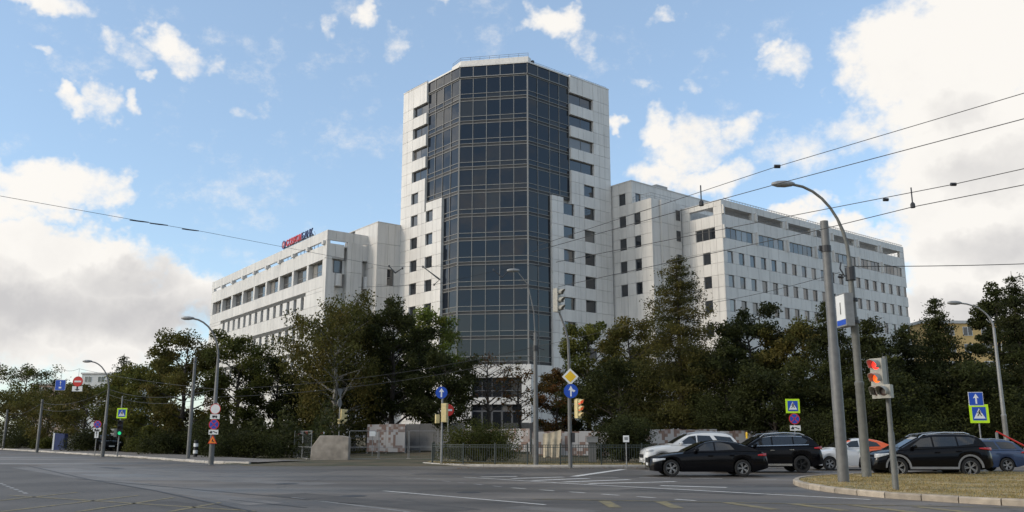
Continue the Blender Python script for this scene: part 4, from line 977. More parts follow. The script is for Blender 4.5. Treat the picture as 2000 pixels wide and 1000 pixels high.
plant('shrub', 'bush behind the left pavement next to the striped bollard', 330, 75, 838, 90, GS, S_, 'shrub', seed=44, pal='dark', n_leaf=6000, leaf=.18)
plant('shrub', 'grassy bush beside the lit green pedestrian signal', 280, 82, 848, 60, GS, S_, 'shrub', seed=45, pal='green', n_leaf=4500, leaf=.18)
plant('shrub', 'low bush left of the blue cabinet on the pavement', 90, 104, 853, 40, GS, S_, 'shrub', seed=46, pal='green', n_leaf=3000, leaf=.2)
plant('shrub', 'dark bush behind the black cars under the larch', 1420, 61, 765, 110, GS, S_, 'shrub', seed=47, pal='dark', n_leaf=10000, leaf=.16)
plant('shrub', 'low dark bush between the left trees by the lamp with five signs', 425, 72, 815, 130, GS, S_, 'shrub', seed=48, pal='dark', n_leaf=8000, leaf=.18)
plant('shrub', 'shaded bush behind the no-stopping sign on the left', 190, 92, 838, 110, GS, S_, 'shrub', seed=49, pal='dark', n_leaf=7000, leaf=.2)
plant('shrub', 'shaded bush at far left behind the poles', 30, 112, 830, 130, GS, S_, 'shrub', seed=50, pal='dark', n_leaf=7000, leaf=.22)
plant('shrub', 'shaded bush behind the blue wagon at right', 1960, 57, 790, 150, GS, S_, 'shrub', seed=51, pal='dark', n_leaf=10000, leaf=.17)
plant('shrub', 'shaded bush behind the black hatchback', 1790, 55, 795, 170, GS, S_, 'shrub', seed=52, pal='dark', n_leaf=10000, leaf=.17)
plant('shrub', 'shaded bush behind the black car with a roof rail', 1610, 56, 800, 150, GS, S_, 'shrub', seed=53, pal='dark', n_leaf=9000, leaf=.17)

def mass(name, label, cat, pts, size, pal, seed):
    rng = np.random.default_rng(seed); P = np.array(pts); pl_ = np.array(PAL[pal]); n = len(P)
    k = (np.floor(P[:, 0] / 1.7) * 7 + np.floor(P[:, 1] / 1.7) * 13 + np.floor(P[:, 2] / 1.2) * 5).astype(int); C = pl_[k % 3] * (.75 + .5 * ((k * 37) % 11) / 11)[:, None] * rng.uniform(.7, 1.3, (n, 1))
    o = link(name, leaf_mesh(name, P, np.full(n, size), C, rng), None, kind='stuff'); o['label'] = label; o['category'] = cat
def lump(x, y): return .5 + .25 * math.sin(x * .9 + 1.3 * math.sin(y * .4)) + .25 * math.sin(x * 2.3 + y * .7)
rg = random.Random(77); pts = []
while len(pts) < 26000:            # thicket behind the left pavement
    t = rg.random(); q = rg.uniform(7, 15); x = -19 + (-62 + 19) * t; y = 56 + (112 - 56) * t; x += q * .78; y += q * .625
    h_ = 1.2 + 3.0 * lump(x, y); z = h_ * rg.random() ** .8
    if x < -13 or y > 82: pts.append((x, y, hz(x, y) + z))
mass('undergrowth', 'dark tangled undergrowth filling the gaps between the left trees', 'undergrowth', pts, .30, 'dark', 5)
pts = []
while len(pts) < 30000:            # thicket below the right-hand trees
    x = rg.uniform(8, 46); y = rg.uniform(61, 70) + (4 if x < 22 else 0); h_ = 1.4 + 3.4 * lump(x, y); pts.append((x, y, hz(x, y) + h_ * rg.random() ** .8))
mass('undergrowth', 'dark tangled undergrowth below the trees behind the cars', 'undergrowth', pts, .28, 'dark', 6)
pts = []
while len(pts) < 26000:            # the belt of trees on the near side of the junction that the glass and car doors mirror
    x = rg.uniform(-110, 110); y = rg.uniform(-58, -44); h_ = 12 + 9 * lump(x * .23, y * .2); pts.append((x, y, h_ * rg.random() ** .7))
mass('tree_belt', 'belt of dark trees across the junction mirrored in the lower glass', 'trees', pts, 1.3, 'dark', 7)

# ------------------------------------------------------------------ street furniture
def disc(r, n=26, cx=0, cz=0, sx=1.0): return [(cx + r * sx * math.cos(2 * math.pi * i / n), cz + r * math.sin(2 * math.pi * i / n)) for i in range(n)]
def rect(w, h, cx=0, cz=0): return [(cx - w, cz - h), (cx + w, cz - h), (cx + w, cz + h), (cx - w, cz + h)]
def arrow_up(w, h, cx=0, cz=0): return [(cx - w * .22, cz - h), (cx + w * .22, cz - h), (cx + w * .22, cz + h * .2), (cx + w * .8, cz + h * .1), (cx, cz + h), (cx - w * .8, cz + h * .1), (cx - w * .22, cz + h * .2)]
def rot(poly, a): c, s = math.cos(a), math.sin(a); return [(x * c - z * s, x * s + z * c) for x, z in poly]
MAN = [disc(.11, 10, .06, .58), [(-.12, .40), (.14, .46), (.20, .05), (.02, -.02), (-.10, .05)], [(.02, .06), (.20, .06), (.42, -.40), (.28, -.44)], [(-.10, .06), (.06, .02), (-.22, -.44), (-.38, -.42)], [(-.12, .40), (-.05, .34), (-.34, .06), (-.40, .12)], [(.12, .44), (.16, .34), (.40, .12), (.44, .20)]]
def TRUCK(): return [rect(.30, .2, -.22, .05), [(.14, -.15), (.5, -.15), (.5, .06), (.38, .22), (.14, .22)], disc(.11, 10, -.3, -.22), disc(.11, 10, .32, -.22)]
def TOW(): return [[(-.82, -.2), (-.25, -.2), (-.25, .02), (-.4, .26), (-.6, .26), (-.66, .06), (-.82, .0)], [(-.2, .16), (.1, .2), (.5, -.02), (.72, .02), (.78, -.16), (.30, -.14), (.0, .06), (-.2, .06)], disc(.09, 8, -.66, -.24), disc(.09, 8, -.36, -.24), disc(.08, 8, .62, -.22)]
def S(poly, k, kz=None): kz = kz or k; return [(x * k, z * kz) for x, z in poly]
SIGNS = {
 'crossing': (lambda k: rect(k, k), M_LIME, lambda k: [('panel', [rect(k * .72, k * .72)], M_BLUE), ('triangle', [[(-k * .6, -k * .52), (k * .6, -k * .52), (0, k * .58)]], M_WHITE), ('walker', [S(p, k * .62) for p in MAN], M_BLACK)]),
 'arrow_round': (lambda k: disc(k), M_BLUE, lambda k: [('arrow', [S(arrow_up(.55, .75), k)], M_WHITE)]),
 'arrow_branch': (lambda k: disc(k), M_BLUE, lambda k: [('arrow', [S(arrow_up(.45, .75), k), [(k * .1, -k * .05), (k * .35, -k * .05), (k * .35, -k * .2), (k * .65, k * .03), (k * .35, k * .26), (k * .35, k * .11), (k * .1, k * .11)]], M_WHITE)]),
 'no_entry': (lambda k: disc(k), M_RED, lambda k: [('bar', [rect(k * .68, k * .16)], M_WHITE)]),
 'no_stopping': (lambda k: disc(k), M_RED, lambda k: [('panel', [disc(k * .84)], M_BLUE), ('cross', [rot(rect(k * .84, k * .07), math.pi / 4), rot(rect(k * .83, k * .07), -math.pi / 4)], M_RED)]),
 'no_vehicles': (lambda k: disc(k), M_RED, lambda k: [('panel', [disc(k * .88)], M_WHITE)]),
 'truck_plate': (lambda k: rect(k, k * .48), M_WHITE, lambda k: [('truck', [S(p, k * 1.0) for p in TRUCK()], M_BLACK)]),
 'tow_plate': (lambda k: rect(k, k * .48), M_WHITE, lambda k: [('tow_truck', [S(p, k) for p in TOW()], M_BLACK)]),
 'range_plate': (lambda k: rect(k * .5, k), M_WHITE, lambda k: [('arrow', [S(arrow_up(.3, .7), k)], M_BLACK)]),
 'works': (lambda k: [(-k, -k * .8), (k, -k * .8), (0, k)], M_RED, lambda k: [('panel', [[(-k * .8, -k * .68), (k * .8, -k * .68), (0, k * .74)]], M_ORANGE), ('digger', [S(p, k * .5) for p in [disc(.16, 8, .0, .35), [(-.2, .2), (.2, .2), (.35, -.9), (.1, -.9), (0, -.3), (-.2, -.9), (-.4, -.9)], [(.3, -.9), (.9, -.9), (.6, -.4)]]], M_BLACK)]),
 'priority': (lambda k: [(0, -k), (k, 0), (0, k), (-k, 0)], M_WHITE, lambda k: [('diamond', [[(0, -k * .7), (k * .7, 0), (0, k * .7), (-k * .7, 0)]], M_YEL)]),
 'one_way': (lambda k: rect(k, k * .95), M_WHITE, lambda k: [('panel', [rect(k * .94, k * .89)], M_BLUE), ('arrow', [S(arrow_up(.5, .72), k)], M_WHITE)]),
 'bus_lane': (lambda k: rect(k, k), M_WHITE, lambda k: [('panel', [rect(k * .95, k * .95)], M_BLUE), ('arrow', [S(arrow_up(.22, .42, 0, .38), k)], M_WHITE), ('bus', [rect(k * .26, k * .16, 0, -k * .5)], M_WHITE)]),
 'down_arrow': (lambda k: rect(k, k * .5), M_WHITE, lambda k: [('arrow', [rot(S(arrow_up(.7, .42), k), math.pi)], M_BLACK)]),
 'back': (lambda k: rect(k, k), M_GAL, lambda k: []),
 'round_back': (lambda k: disc(k), M_GAL, lambda k: []),
 'yield_back': (lambda k: [(-k, k * .8), (0, -k), (k, k * .8)], M_GAL, lambda k: []),
 'small_board': (lambda k: rect(k, k * 1.1), M_WHITE, lambda k: [('panel', [rect(k * .6, k * .5, 0, .06 * k)], M_GAL)]),
}
def sign(parent, kind, x, z, k, y=-.08, rz=0, name='sign_plate'):
    sh, m, lay = SIGNS[kind]
    b = MB(); b.plate(sh(k), -.012, .012); o = part(name, b, m, parent, (x, y, z), rz)
    for i, (nm, polys, mm) in enumerate(lay(k)):
        b = MB()
        for p in polys: b.plate(p, -.012 - .006 * (i + 1), -.013)
        part(nm, b, mm, o)
    return o
M_LR = mat('lamp_red_lit', (.8, .03, .02), .4, emit=((1, .03, .02), 2.0)); M_LA = mat('lamp_amber_lit', (.9, .2, .02), .4, emit=((1, .09, .015), 1.2)); M_LG = mat('lamp_green_lit', (.03, .6, .2), .4, emit=((.04, .9, .35), .7))
M_LOFF = mat('lens_dark', (.06, .035, .03), .3); M_VIS = mat('visor_inside', (.02, .02, .02), .7)
def signal_head(parent, loc, rz, lit=(), k=1.0, hm=None, n=3):
    hm = hm or M_HOUSE; b = MB(); hw, hd, hh = .17 * k, .11 * k, .165 * n * k
    b.add([(-hw, -hd, -hh), (hw, -hd, -hh), (hw * .8, hd, -hh * .96), (-hw * .8, hd, -hh * .96), (-hw, -hd, hh), (hw, -hd, hh), (hw * .8, hd, hh * .96), (-hw * .8, hd, hh * .96)], [(0, 3, 2, 1), (4, 5, 6, 7), (0, 1, 5, 4), (1, 2, 6, 5), (2, 3, 7, 6), (3, 0, 4, 7)])
    o = part('signal_head', b, hm, parent, loc, rz)
    for i in range(n):
        z = (hh - .165 * k) - i * .33 * k; c = ('red', 'amber', 'green')[i + (3 - n) if n < 3 else i]
        mm = {'red': M_LR, 'amber': M_LA, 'green': M_LG}[c] if c in lit else M_LOFF
        b = MB(); b.lathe([(.001, -hd - .02 * k), (.06 * k, -hd - .018 * k), (.11 * k, -hd - .004), (.115 * k, -hd + .01)], 'y', (0, 0, z), 16); part('lens', b, mm, o)
        b = MB(); r = .135 * k; ln = .27 * k; nn = 14; vs_, fs = [], []
        for j in range(nn + 1):
            a = R(-35) + R(250) * j / nn
            for (rr, yy) in ((r, -hd), (r * .93, -hd - ln * (.55 + .45 * max(0, math.sin(a))))): vs_.append((rr * math.cos(a), yy, z + rr * math.sin(a)))
        for j in range(nn): fs.append((2 * j, 2 * j + 2, 2 * j + 3, 2 * j + 1))
        b.add(vs_, fs); v = part('visor', b, hm, o); md = v.modifiers.new('t', 'SOLIDIFY'); md.thickness = .008
    return o
def lamp_head(parent, p, dirx=-1, k=1.0):
    b = MB(); pr = [(.001, 0), (.05, .02), (.10, .12), (.14, .35), (.13, .6), (.07, .78), (.001, .82)]
    b.lathe([(r * k, h * k) for r, h in pr], 'x', (0, 0, 0), 12, sc=(dirx, 1, .85)); o = part('lamp_head', b, M_GAL, parent, p, smooth=50)
    b = MB(); b.lathe([(.001, .28 * k), (.09 * k, .3 * k), (.10 * k, .5 * k), (.06 * k, .68 * k), (.001, .70 * k)], 'x', (0, 0, -.05 * k), 12, sc=(dirx, 1, .5)); part('lens', b, mat('lamp_glass', (.55, .55, .5), .3), o, smooth=50)
def arm_curve(z0, z1, reach, dirx, n=8):
    # quarter-ellipse from vertical at the pole to nearly level at the lamp
    return [(dirx * reach * (1 - math.cos(R(86) * i / n)), 0, z0 + (z1 - z0) * math.sin(R(86) * i / n)) for i in range(n + 1)]
def base_at(u, v, z=.0): p = atz(u, v, z); return float(p[0]), float(p[1])
def lamp_post(name, label, xy, h, reach, dirx, r0, z=0., arm_z=None, m=None, group=None, sleeves=(.25,), k=1.0):
    e = thing(name, label, 'street lamp', (xy[0], xy[1], z), 0, group); m = m or M_POLE; arm_z = arm_z or h * .72
    b = MB(); prof = [(r0, -.1), (r0, .2)]
    for s in sleeves: prof += [(r0 * (1 - .3 * s), h * s - .04), (r0 * (1 - .3 * s) * 1.12, h * s), (r0 * (1 - .3 * s) * 1.12, h * s + .1), (r0 * (1 - .3 * s) * .86, h * s + .14)]
    prof += [(r0 * .52, arm_z), (.001, arm_z + .02)]
    b.lathe(prof, n=12); part('pole', b, m, e, smooth=40)
    c = arm_curve(arm_z - .05, h, reach, dirx); b = MB(); b.tube(c, [r0 * .42] * 3 + [r0 * .33] * 6, 8); part('arm', b, m, e, smooth=60)
    lamp_head(e, (c[-1][0] - dirx * .1, 0, c[-1][2] + .02), dirx, k); return e
IZ = .13
GP = 'street lamps along the road'
# -- right foreground
xy = base_at(1693, 932, IZ); h = float(aty(1560, 360, xy[1])[2]) - IZ
e = lamp_post('street_lamp', 'tall grey lamp post on the traffic island with a stop sign box', xy, h, 2.35 * xy[1] / 36, -1, .19 * xy[1] / 36, IZ, h * .735, M_POLEG, GP, (.3, .52), k=1.15)
zb = float(aty(1650, 608, xy[1])[2]) - IZ
b = MB(); b.box(-.16, .16, -.42, .42, -.62, .62); bx_ = part('stop_sign_box', b, M_GAL, e, (-.40, -.20, zb), R(4))
for nm, mm, q, d_ in (('face', M_WHITE, (-.36, .36, -.36, .58), .166), ('stripe', M_BLUE, (-.36, .36, -.56, -.365), .166), ('route_mark', M_BLACK, (-.03, .03, -.15, .3), .172)):
    b = MB(); b.box(-d_, -.15, q[0], q[1], q[2], q[3]); part(nm, b, mm, bx_)
b = MB(); b.box(-.4, 0, -.3, -.24, zb + .4, zb + .46); b.box(-.4, 0, -.3, -.24, zb - .46, zb - .4); b.lathe([(.2, zb + .38), (.2, zb + .5)], n=12); b.lathe([(.2, zb - .48), (.2, zb - .36)], n=12); part('bracket', b, M_DARK, e)
zc = float(aty(1650, 535, xy[1])[2]) - IZ
b = MB(); b.lathe([(.19, zc - .25), (.19, zc + .25)], n=12); b.tube([(0, 0, zc), (-.25, -.05, zc - .1), (-.4, -.05, zc + .2), (-.35, -.05, zc + .45)], .03, 6); b.tube([(-.3, -.05, zc - .15), (-.5, -.05, zc - .12)], .05, 6); part('cable_clamp', b, M_DARK, e)
lampP = (xy[0], xy[1])
xy = base_at(1648, 941, IZ); h = float(aty(1610, 432, xy[1])[2]) - IZ; thickP = (xy[0], xy[1], h + IZ)
e = thing('trolley_pole', 'thick bare grey pole on the traffic island, cut off flat on top', 'pole', (xy[0], xy[1], IZ)); b = MB(); r = .20 * xy[1] / 32
b.lathe([(r, -.1), (r, h * .5), (r * .88, h * .5 + .05), (r * .74, h), (.001, h)], n=14); part('shaft', b, M_POLE, e, smooth=40)
b = MB(); b.lathe([(r * .8, h * .875), (r * .92, h * .875), (r * .92, h * .9), (r * .8, h * .9)], n=14); b.box(-r * 1.3, -r * .7, -.05, .05, h * .88, h * .90); part('wire_collar', b, M_DARK, e)
xy = base_at(1750, 957, IZ); h = float(aty(1725, 700, xy[1])[2]) - IZ
e = thing('traffic_light', 'near traffic light with glowing red and amber lamps on the island', 'traffic light', (xy[0], xy[1], IZ))
b = MB(); b.lathe([(.085, -.1), (.085, h * .42), (.066, h * .44), (.066, h + .05), (.001, h + .06)], n=12); part('post', b, M_POLEG, e, smooth=40)
kk = 1.15; zh = h - .5 * kk
signal_head(e, (-.20, -.02, zh), R(-58), ('red', 'amber'), kk)
o = signal_head(e, (-.17, -.30, zh - .33 * kk), R(-50), (), kk, n=1)
b = MB(); b.box(-.2, .0, -.03, .03, zh + .3, zh + .34); b.box(-.2, .0, -.03, .03, zh - .34, zh - .3); part('bracket', b, M_HOUSE, e)
# -- centre island poles
VZ = .10
xy = base_at(1047, 908, VZ); h = float(aty(1044, 650, xy[1])[2]) - VZ; h2 = float(aty(1010, 528, xy[1])[2]) - VZ
e = thing('street_lamp', 'grey lamp post in front of the entrance behind the railing', 'street lamp', (xy[0], xy[1], VZ), 0, GP)
b = MB(); b.lathe([(.14, -.1), (.135, h * .5), (.115, h * .52), (.10, h), (.001, h + .02)], n=12); part('pole', b, M_POLE, e, smooth=40)
b = MB(); b.tube([(0, 0, h - .3), (-.08, 0, h + 1.2), (-.4, 0, h + 2.7), (-1.0, 0, h2 - .05)], [.04, .035, .03, .025], 8); part('arm', b, M_POLE, e, smooth=60)
lamp_head(e, (-.85, 0, h2), -1, .9)
b = MB(); b.lathe([(.15, h * .86), (.15, h * .9)], n=10); b.tube([(0, 0, h * .89), (.5, .1, h * .87)], .02, 5); b.tube([(0, 0, h * .93), (-.35, 0, h * .97)], .03, 5); part('insulator_arm', b, M_DARK, e)
lamp47 = (xy[0], xy[1], h * .89 + VZ)
xy = base_at(1114, 910, VZ); sc_ = F / (xy[1] * math.cos(TH)); zt = lambda v: float(aty(1114, v, xy[1])[2]) - VZ
e = thing('traffic_light', 'curved-mast traffic light carrying a yellow diamond sign', 'traffic light', (xy[0], xy[1], VZ))
h = zt(700); mx_ = -(1114 - 1092) / sc_
b = MB(); b.tube([(0, 0, -.1), (0, 0, h * .6), (0, 0, h), (-.03, 0, zt(665)), (-.18, 0, zt(640)), (mx_ * .8, 0, zt(612)), (mx_, 0, zt(590))], [.11, .10, .075, .065, .06, .05, .045], 10); part('mast', b, M_POLE, e, smooth=60)
signal_head(e, (mx_ - .03, -.05, zt(587)), R(62), (), 1.3)
sign(e, 'priority', .05, zt(736), .44, -.14, name='priority_sign'); sign(e, 'arrow_branch', .07, zt(764), .37, -.14, name='arrow_sign')
signal_head(e, (.42, -.02, zt(798)), R(50), ('red', 'amber'), 1.02, M_SIGY); b = MB(); b.box(0, .42, -.03, .03, zt(790), zt(788)); b.box(0, .42, -.03, .03, zt(808), zt(806)); part('bracket', b, M_POLE, e)
b = MB(); b.box(.1, .25, -.16, .02, zt(864), zt(845)); part('control_box', b, M_DARK, e)
xy = base_at(862, 905, VZ); sc_ = F / (xy[1] * math.cos(TH)); zt = lambda v: float(aty(862, v, xy[1])[2]) - VZ
e = thing('traffic_light', 'cream traffic light seen from behind under a round blue arrow sign', 'traffic light', (xy[0], xy[1], VZ))
b = MB(); b.lathe([(.06, -.1), (.055, zt(757)), (.001, zt(756))], n=10); part('post', b, M_GAL, e, smooth=40)
sign(e, 'arrow_round', -.05, zt(767), .34, -.08, name='arrow_sign'); signal_head(e, (.12, .02, zt(806)), R(165), (), 1.1, M_SIGY); signal_head(e, (-.26, .02, zt(818)), R(200), (), .75, M_SIGY, n=2)
xy = base_at(874, 899, VZ); zt = lambda v: float(aty(874, v, xy[1])[2]) - VZ
e = thing('sign_post', 'red no-entry sign on a thin post behind the cream traffic light', 'road sign', (xy[0], xy[1], VZ)); b = MB(); b.lathe([(.04, -.1), (.04, zt(792)), (.001, zt(792))], n=8); part('post', b, M_GAL, e); sign(e, 'no_entry', 0, zt(801), .38, -.06, R(18), 'no_entry_sign')
xy = base_at(1224, 911, VZ); zt = lambda v: float(aty(1224, v, xy[1])[2]) - VZ
e = thing('sign_post', 'small white square board on a short post at the railing', 'road sign', (xy[0], xy[1], VZ)); b = MB(); b.lathe([(.03, -.1), (.03, zt(852)), (.001, zt(852))], n=8); part('post', b, M_GAL, e); sign(e, 'small_board', 0, zt(857), .15, -.05, 0, 'board')
xy = base_at(1157, 904, VZ); e = thing('pillar_cabinet', 'grey metal pillar cabinet with a wider cap behind the railing', 'cabinet', (xy[0], xy[1], VZ))
b = MB(); b.box(-.2, .2, -.15, .15, 0, 1.15); b.box(-.24, .24, -.19, .19, -.1, .1); part('pillar', b, M_POLE, e); b = MB(); b.box(-.32, .32, -.24, .24, 1.153, 1.42); b.box(-.35, .35, -.27, .27, 1.423, 1.48); part('cap', b, M_GAL, e)
xy = (float(aty(1459, 860, 50)[0]), 50.0); e = thing('marker_post', 'yellow marker post behind the black car with chrome window trim', 'post', (xy[0], xy[1], .1)); b = MB(); b.lathe([(.05, -.1), (.05, 1.35), (.001, 1.36)], n=10); part('post', b, M_POLEG, e); b = MB(); b.lathe([(.001, 1.37), (.06, 1.38), (.06, 1.66), (.04, 1.72), (.001, 1.73)], n=10); part('cap', b, M_YEL, e)
xy = (float(aty(1201, 860, 84)[0]), 84.0); z0 = hz(*xy); zt = lambda v: float(aty(1201, v, 84)[2]) - z0
lamp_post('street_lamp', 'thin park lamp standing among the trees left of the larch', xy, zt(658), 1.35, 1, .09, z0, zt(702), M_GAL, GP, (), k=.9)
# -- right background
Y = 52; xy = (float(aty(1967, 870, Y)[0]), Y); zt = lambda v: float(aty(1940, v, Y)[2]) - VZ
lamp_post('street_lamp', 'pale street lamp at the right edge behind the crossing sign', xy, zt(592), 2.0, -1, .15, VZ, zt(640), M_GAL, GP, (.28,), k=1.1)
Y = 50; xy = (float(aty(1915, 850, Y)[0]), Y); zt = lambda v: float(aty(1915, v, Y)[2]) - VZ
e = thing('sign_post', 'blue one-way sign above a lime-bordered crossing sign at right', 'road sign', (xy[0], xy[1], VZ)); b = MB(); b.lathe([(.04, -.1), (.04, zt(768)), (.001, zt(768))], n=8); part('post', b, M_GAL, e)
sign(e, 'one_way', -.08, zt(779), .40, -.07, R(-6), 'one_way_sign'); sign(e, 'crossing', 0.02, zt(808), .52, -.075, R(-6), 'crossing_sign')
Y = 50; xy = (float(aty(1553, 850, Y)[0]), Y); zt = lambda v: float(aty(1553, v, Y)[2]) - VZ
e = thing('sign_post', 'lime-bordered crossing sign with no-stopping disc and tow plate', 'road sign', (xy[0], xy[1], VZ)); b = MB(); b.lathe([(.035, -.1), (.035, zt(785)), (.001, zt(785))], n=8); part('post', b, M_GAL, e)
sign(e, 'crossing', -.05, zt(793), .40, -.06, 0, 'crossing_sign'); sign(e, 'no_stopping', 0, zt(818), .31, -.062, 0, 'no_stopping_sign'); sign(e, 'tow_plate', .02, zt(836), .30, -.06, 0, 'tow_plate')
# -- left pavement
PZ = .14
def left_lamp(u, v, head, arm, label, reach, r0, m=M_POLE):
    xy = base_at(u, v, PZ); zt = lambda q: float(aty(u, q, xy[1])[2]) - PZ
    return xy, zt, lamp_post('street_lamp', label, xy, zt(head), reach, -1, r0, PZ, zt(arm), m, GP, (.32,), k=.95)
xy, zt, e = left_lamp(412, 904, 622, 700, 'lamp post on the left pavement carrying five road signs', 1.75, .15)
lamp12 = (xy[0], xy[1], zt(760) + PZ)
sign(e, 'no_vehicles', .1, zt(799), .30, -.17, 0, 'no_vehicles_sign'); sign(e, 'truck_plate', .1, zt(814), .27, -.17, 0, 'truck_plate'); sign(e, 'no_stopping', .08, zt(829), .29, -.17, 0, 'no_stopping_sign'); sign(e, 'tow_plate', .08, zt(844), .27, -.17, 0, 'tow_plate'); sign(e, 'works', .06, zt(859), .26, -.17, 0, 'road_works_sign')
xy, zt, e = left_lamp(200, 890, 706, 762, 'street lamp on the left pavement near the lit green signal', 1.7, .15)
lamp20 = (xy[0], xy[1], zt(760) + PZ)
def bare_pole(u, v, top, label, r):
    xy = base_at(u, v, PZ); h = float(aty(u, top, xy[1])[2]) - PZ; e = thing('trolley_pole', label, 'pole', (xy[0], xy[1], PZ), 0, 'bare poles on the left pavement')
    b = MB(); b.lathe([(r, -.1), (r, h * .5), (r * .9, h * .5 + .05), (r * .75, h), (.001, h)], n=10); part('shaft', b, M_POLE, e, smooth=40); b = MB(); b.lathe([(r * .8, h - .35), (r * .95, h - .35), (r * .95, h - .28), (r * .8, h - .28)], n=10); part('collar', b, M_DARK, e); return (xy[0], xy[1], h + PZ)
p367 = bare_pole(367, 895, 698, 'bare pole just left of the lamp post with five signs', .13)
p72 = bare_pole(72, 882, 780, 'bare pole left of the blue cabinet on the left pavement', .14)
p5 = bare_pole(6, 876, 800, 'bare pole at the far left edge', .15)
xy = base_at(229, 889, PZ); zt = lambda v: float(aty(229, v, xy[1])[2]) - PZ
e = thing('traffic_light', 'pedestrian crossing sign with a lit green signal below it', 'traffic light', (xy[0], xy[1], PZ)); b = MB(); b.lathe([(.06, -.1), (.05, zt(774)), (.001, zt(773))], n=8); part('post', b, M_GAL, e)
sign(e, 'crossing', .1, zt(807), .40, -.07, 0, 'crossing_sign'); signal_head(e, (.1, -.12, zt(836)), R(15), ('green',), 1.2, M_DARK); signal_head(e, (-.3, .0, zt(845)), R(-70), (), 1.0, M_HOUSE, n=2)
xy = base_at(185, 887, PZ); zt = lambda v: float(aty(185, v, xy[1])[2]) - PZ
e = thing('sign_post', 'no-stopping disc above white plates left of the street lamp', 'road sign', (xy[0], xy[1], PZ)); b = MB(); b.lathe([(.035, -.1), (.035, zt(828)), (.001, zt(828))], n=8); part('post', b, M_GAL, e)
sign(e, 'no_stopping', .03, zt(829), .32, -.06, 0, 'no_stopping_sign'); sign(e, 'tow_plate', .03, zt(839), .32, -.06, 0, 'tow_plate'); sign(e, 'range_plate', .03, zt(847.5), .32, -.06, 0, 'range_plate')
xy = base_at(660, 893, 0); zt = lambda v: float(aty(660, v, xy[1])[2])
e = thing('sign_post', 'sideways road signs and cream signal on a post behind the concrete block', 'traffic light', (xy[0], xy[1], 0)); b = MB(); b.lathe([(.05, -.1), (.05, zt(765)), (.001, zt(765))], n=8); part('post', b, M_GAL, e)
sign(e, 'yield_back', -.02, zt(768), .42, -.02, R(68), 'yield_sign'); sign(e, 'round_back', -.02, zt(787), .33, -.02, R(70), 'round_sign'); signal_head(e, (.2, .02, zt(813)), R(120), (), 1.15, M_SIGY); signal_head(e, (.05, -.14, zt(823)), R(-130), (), .6, M_SIGY, n=2)
# hanging overhead signs on a span wire
Yh = 70.0; pA = aty(118, 752, Yh); pB = aty(152, 745, Yh); pC = aty(150, 758, Yh); k = Yh / F * 1.02
e = thing('hanging_sign', 'blue bus-lane sign hung over the road at left', 'road sign', (pA[0], Yh, pA[2])); sign(e, 'bus_lane', 0, 0, 9.8 * k, 0, 0, 'bus_lane_sign'); b = MB(); b.tube([(0, .03, 9 * k), (0, .03, 30 * k)], .012, 5); part('hanger', b, M_WIRE, e)
e = thing('hanging_sign', 'red no-entry sign with arrow plate hung over the road at left', 'road sign', (pB[0], Yh, pB[2])); sign(e, 'no_entry', 0, 0, 9.6 * k, 0, 0, 'no_entry_sign'); sign(e, 'down_arrow', 0, float(pC[2] - pB[2]) - .05, 9.6 * k, .02, 0, 'arrow_plate'); b = MB(); b.tube([(0, .05, 8 * k), (0, .05, 24 * k)], .012, 5); part('hanger', b, M_WIRE, e)
hang_z = float(pB[2]) + 24 * k

# -- iron railing on the verge: posts, rails and single pickets
fence = thing('iron_railing', 'low dark green iron railing with pickets along the verge', 'fence', (0, 48, .08))
FP = [(-4.9, 56.0), (-4.6, 51.2), (-2.7, 49.1), (2.6, 47.6), (7.0, 47.8), (13, 48.1)]
pk = MB().box(-.011, .011, -.008, .008, .12, 1.06).mesh('picket', M_FENCE); pst = MB().box(-.035, .035, -.035, .035, -.1, 1.16).mesh('post', M_FENCE)
for i, (a, b_) in enumerate(zip(FP[:-1], FP[1:])):
    a = Vector(a); b_ = Vector(b_); d = b_ - a; l = d.length; an = math.atan2(d.y, d.x); c = (a + b_) / 2
    r_ = MB()
    for z in (.13, .92, 1.04): r_.box(-l / 2, l / 2, -.014, .014, z, z + .035)
    part('rail', r_, M_FENCE, fence, (c.x, c.y - 48, 0), an)
    npst = max(1, round(l / 2.0))
    for q in range(npst + (i == len(FP) - 2)): p = a + d * (q / npst); link('post', pst, fence, (p.x, p.y - 48, 0), an)
    npk = int(l / .135)
    for q in range(1, npk): p = a + d * (q / npk); link('picket', pk, fence, (p.x, p.y - 48, 0), an)
# -- camouflage-patterned hoardings
def camo():
    m, nt, b = pbsdf('camo_print'); N = nt.nodes; L = nt.links; tc = N.new('ShaderNodeTexCoord'); sn = N.new('ShaderNodeVectorMath'); sn.operation = 'SNAP'; L.new(tc.outputs['Object'], sn.inputs[0]); sn.inputs[1].default_value = (.21, 100, .21)
    n = N.new('ShaderNodeTexNoise'); n.inputs['Scale'].default_value = 1.15; n.inputs['Detail'].default_value = 2; L.new(sn.outputs[0], n.inputs['Vector'])
    mr = N.new('ShaderNodeValToRGB'); L.new(n.outputs[0], mr.inputs[0]); e = mr.color_ramp.elements; mr.color_ramp.interpolation = 'CONSTANT'; e[0].color = (.36, .345, .335, 1); e[1].position = .50; e[1].color = (.19, .125, .10, 1); e.new(.58).color = (.27, .225, .205, 1); e.new(.63).color = (.36, .345, .335, 1)
    L.new(mr.outputs[0], b.inputs['Base Color']); b.inputs['Roughness'].default_value = .7; return m
M_CAMO = camo(); M_GREYB = mat('hoarding_grey', (.115, .112, .11), .7, var=.1); M_CLOTH = None
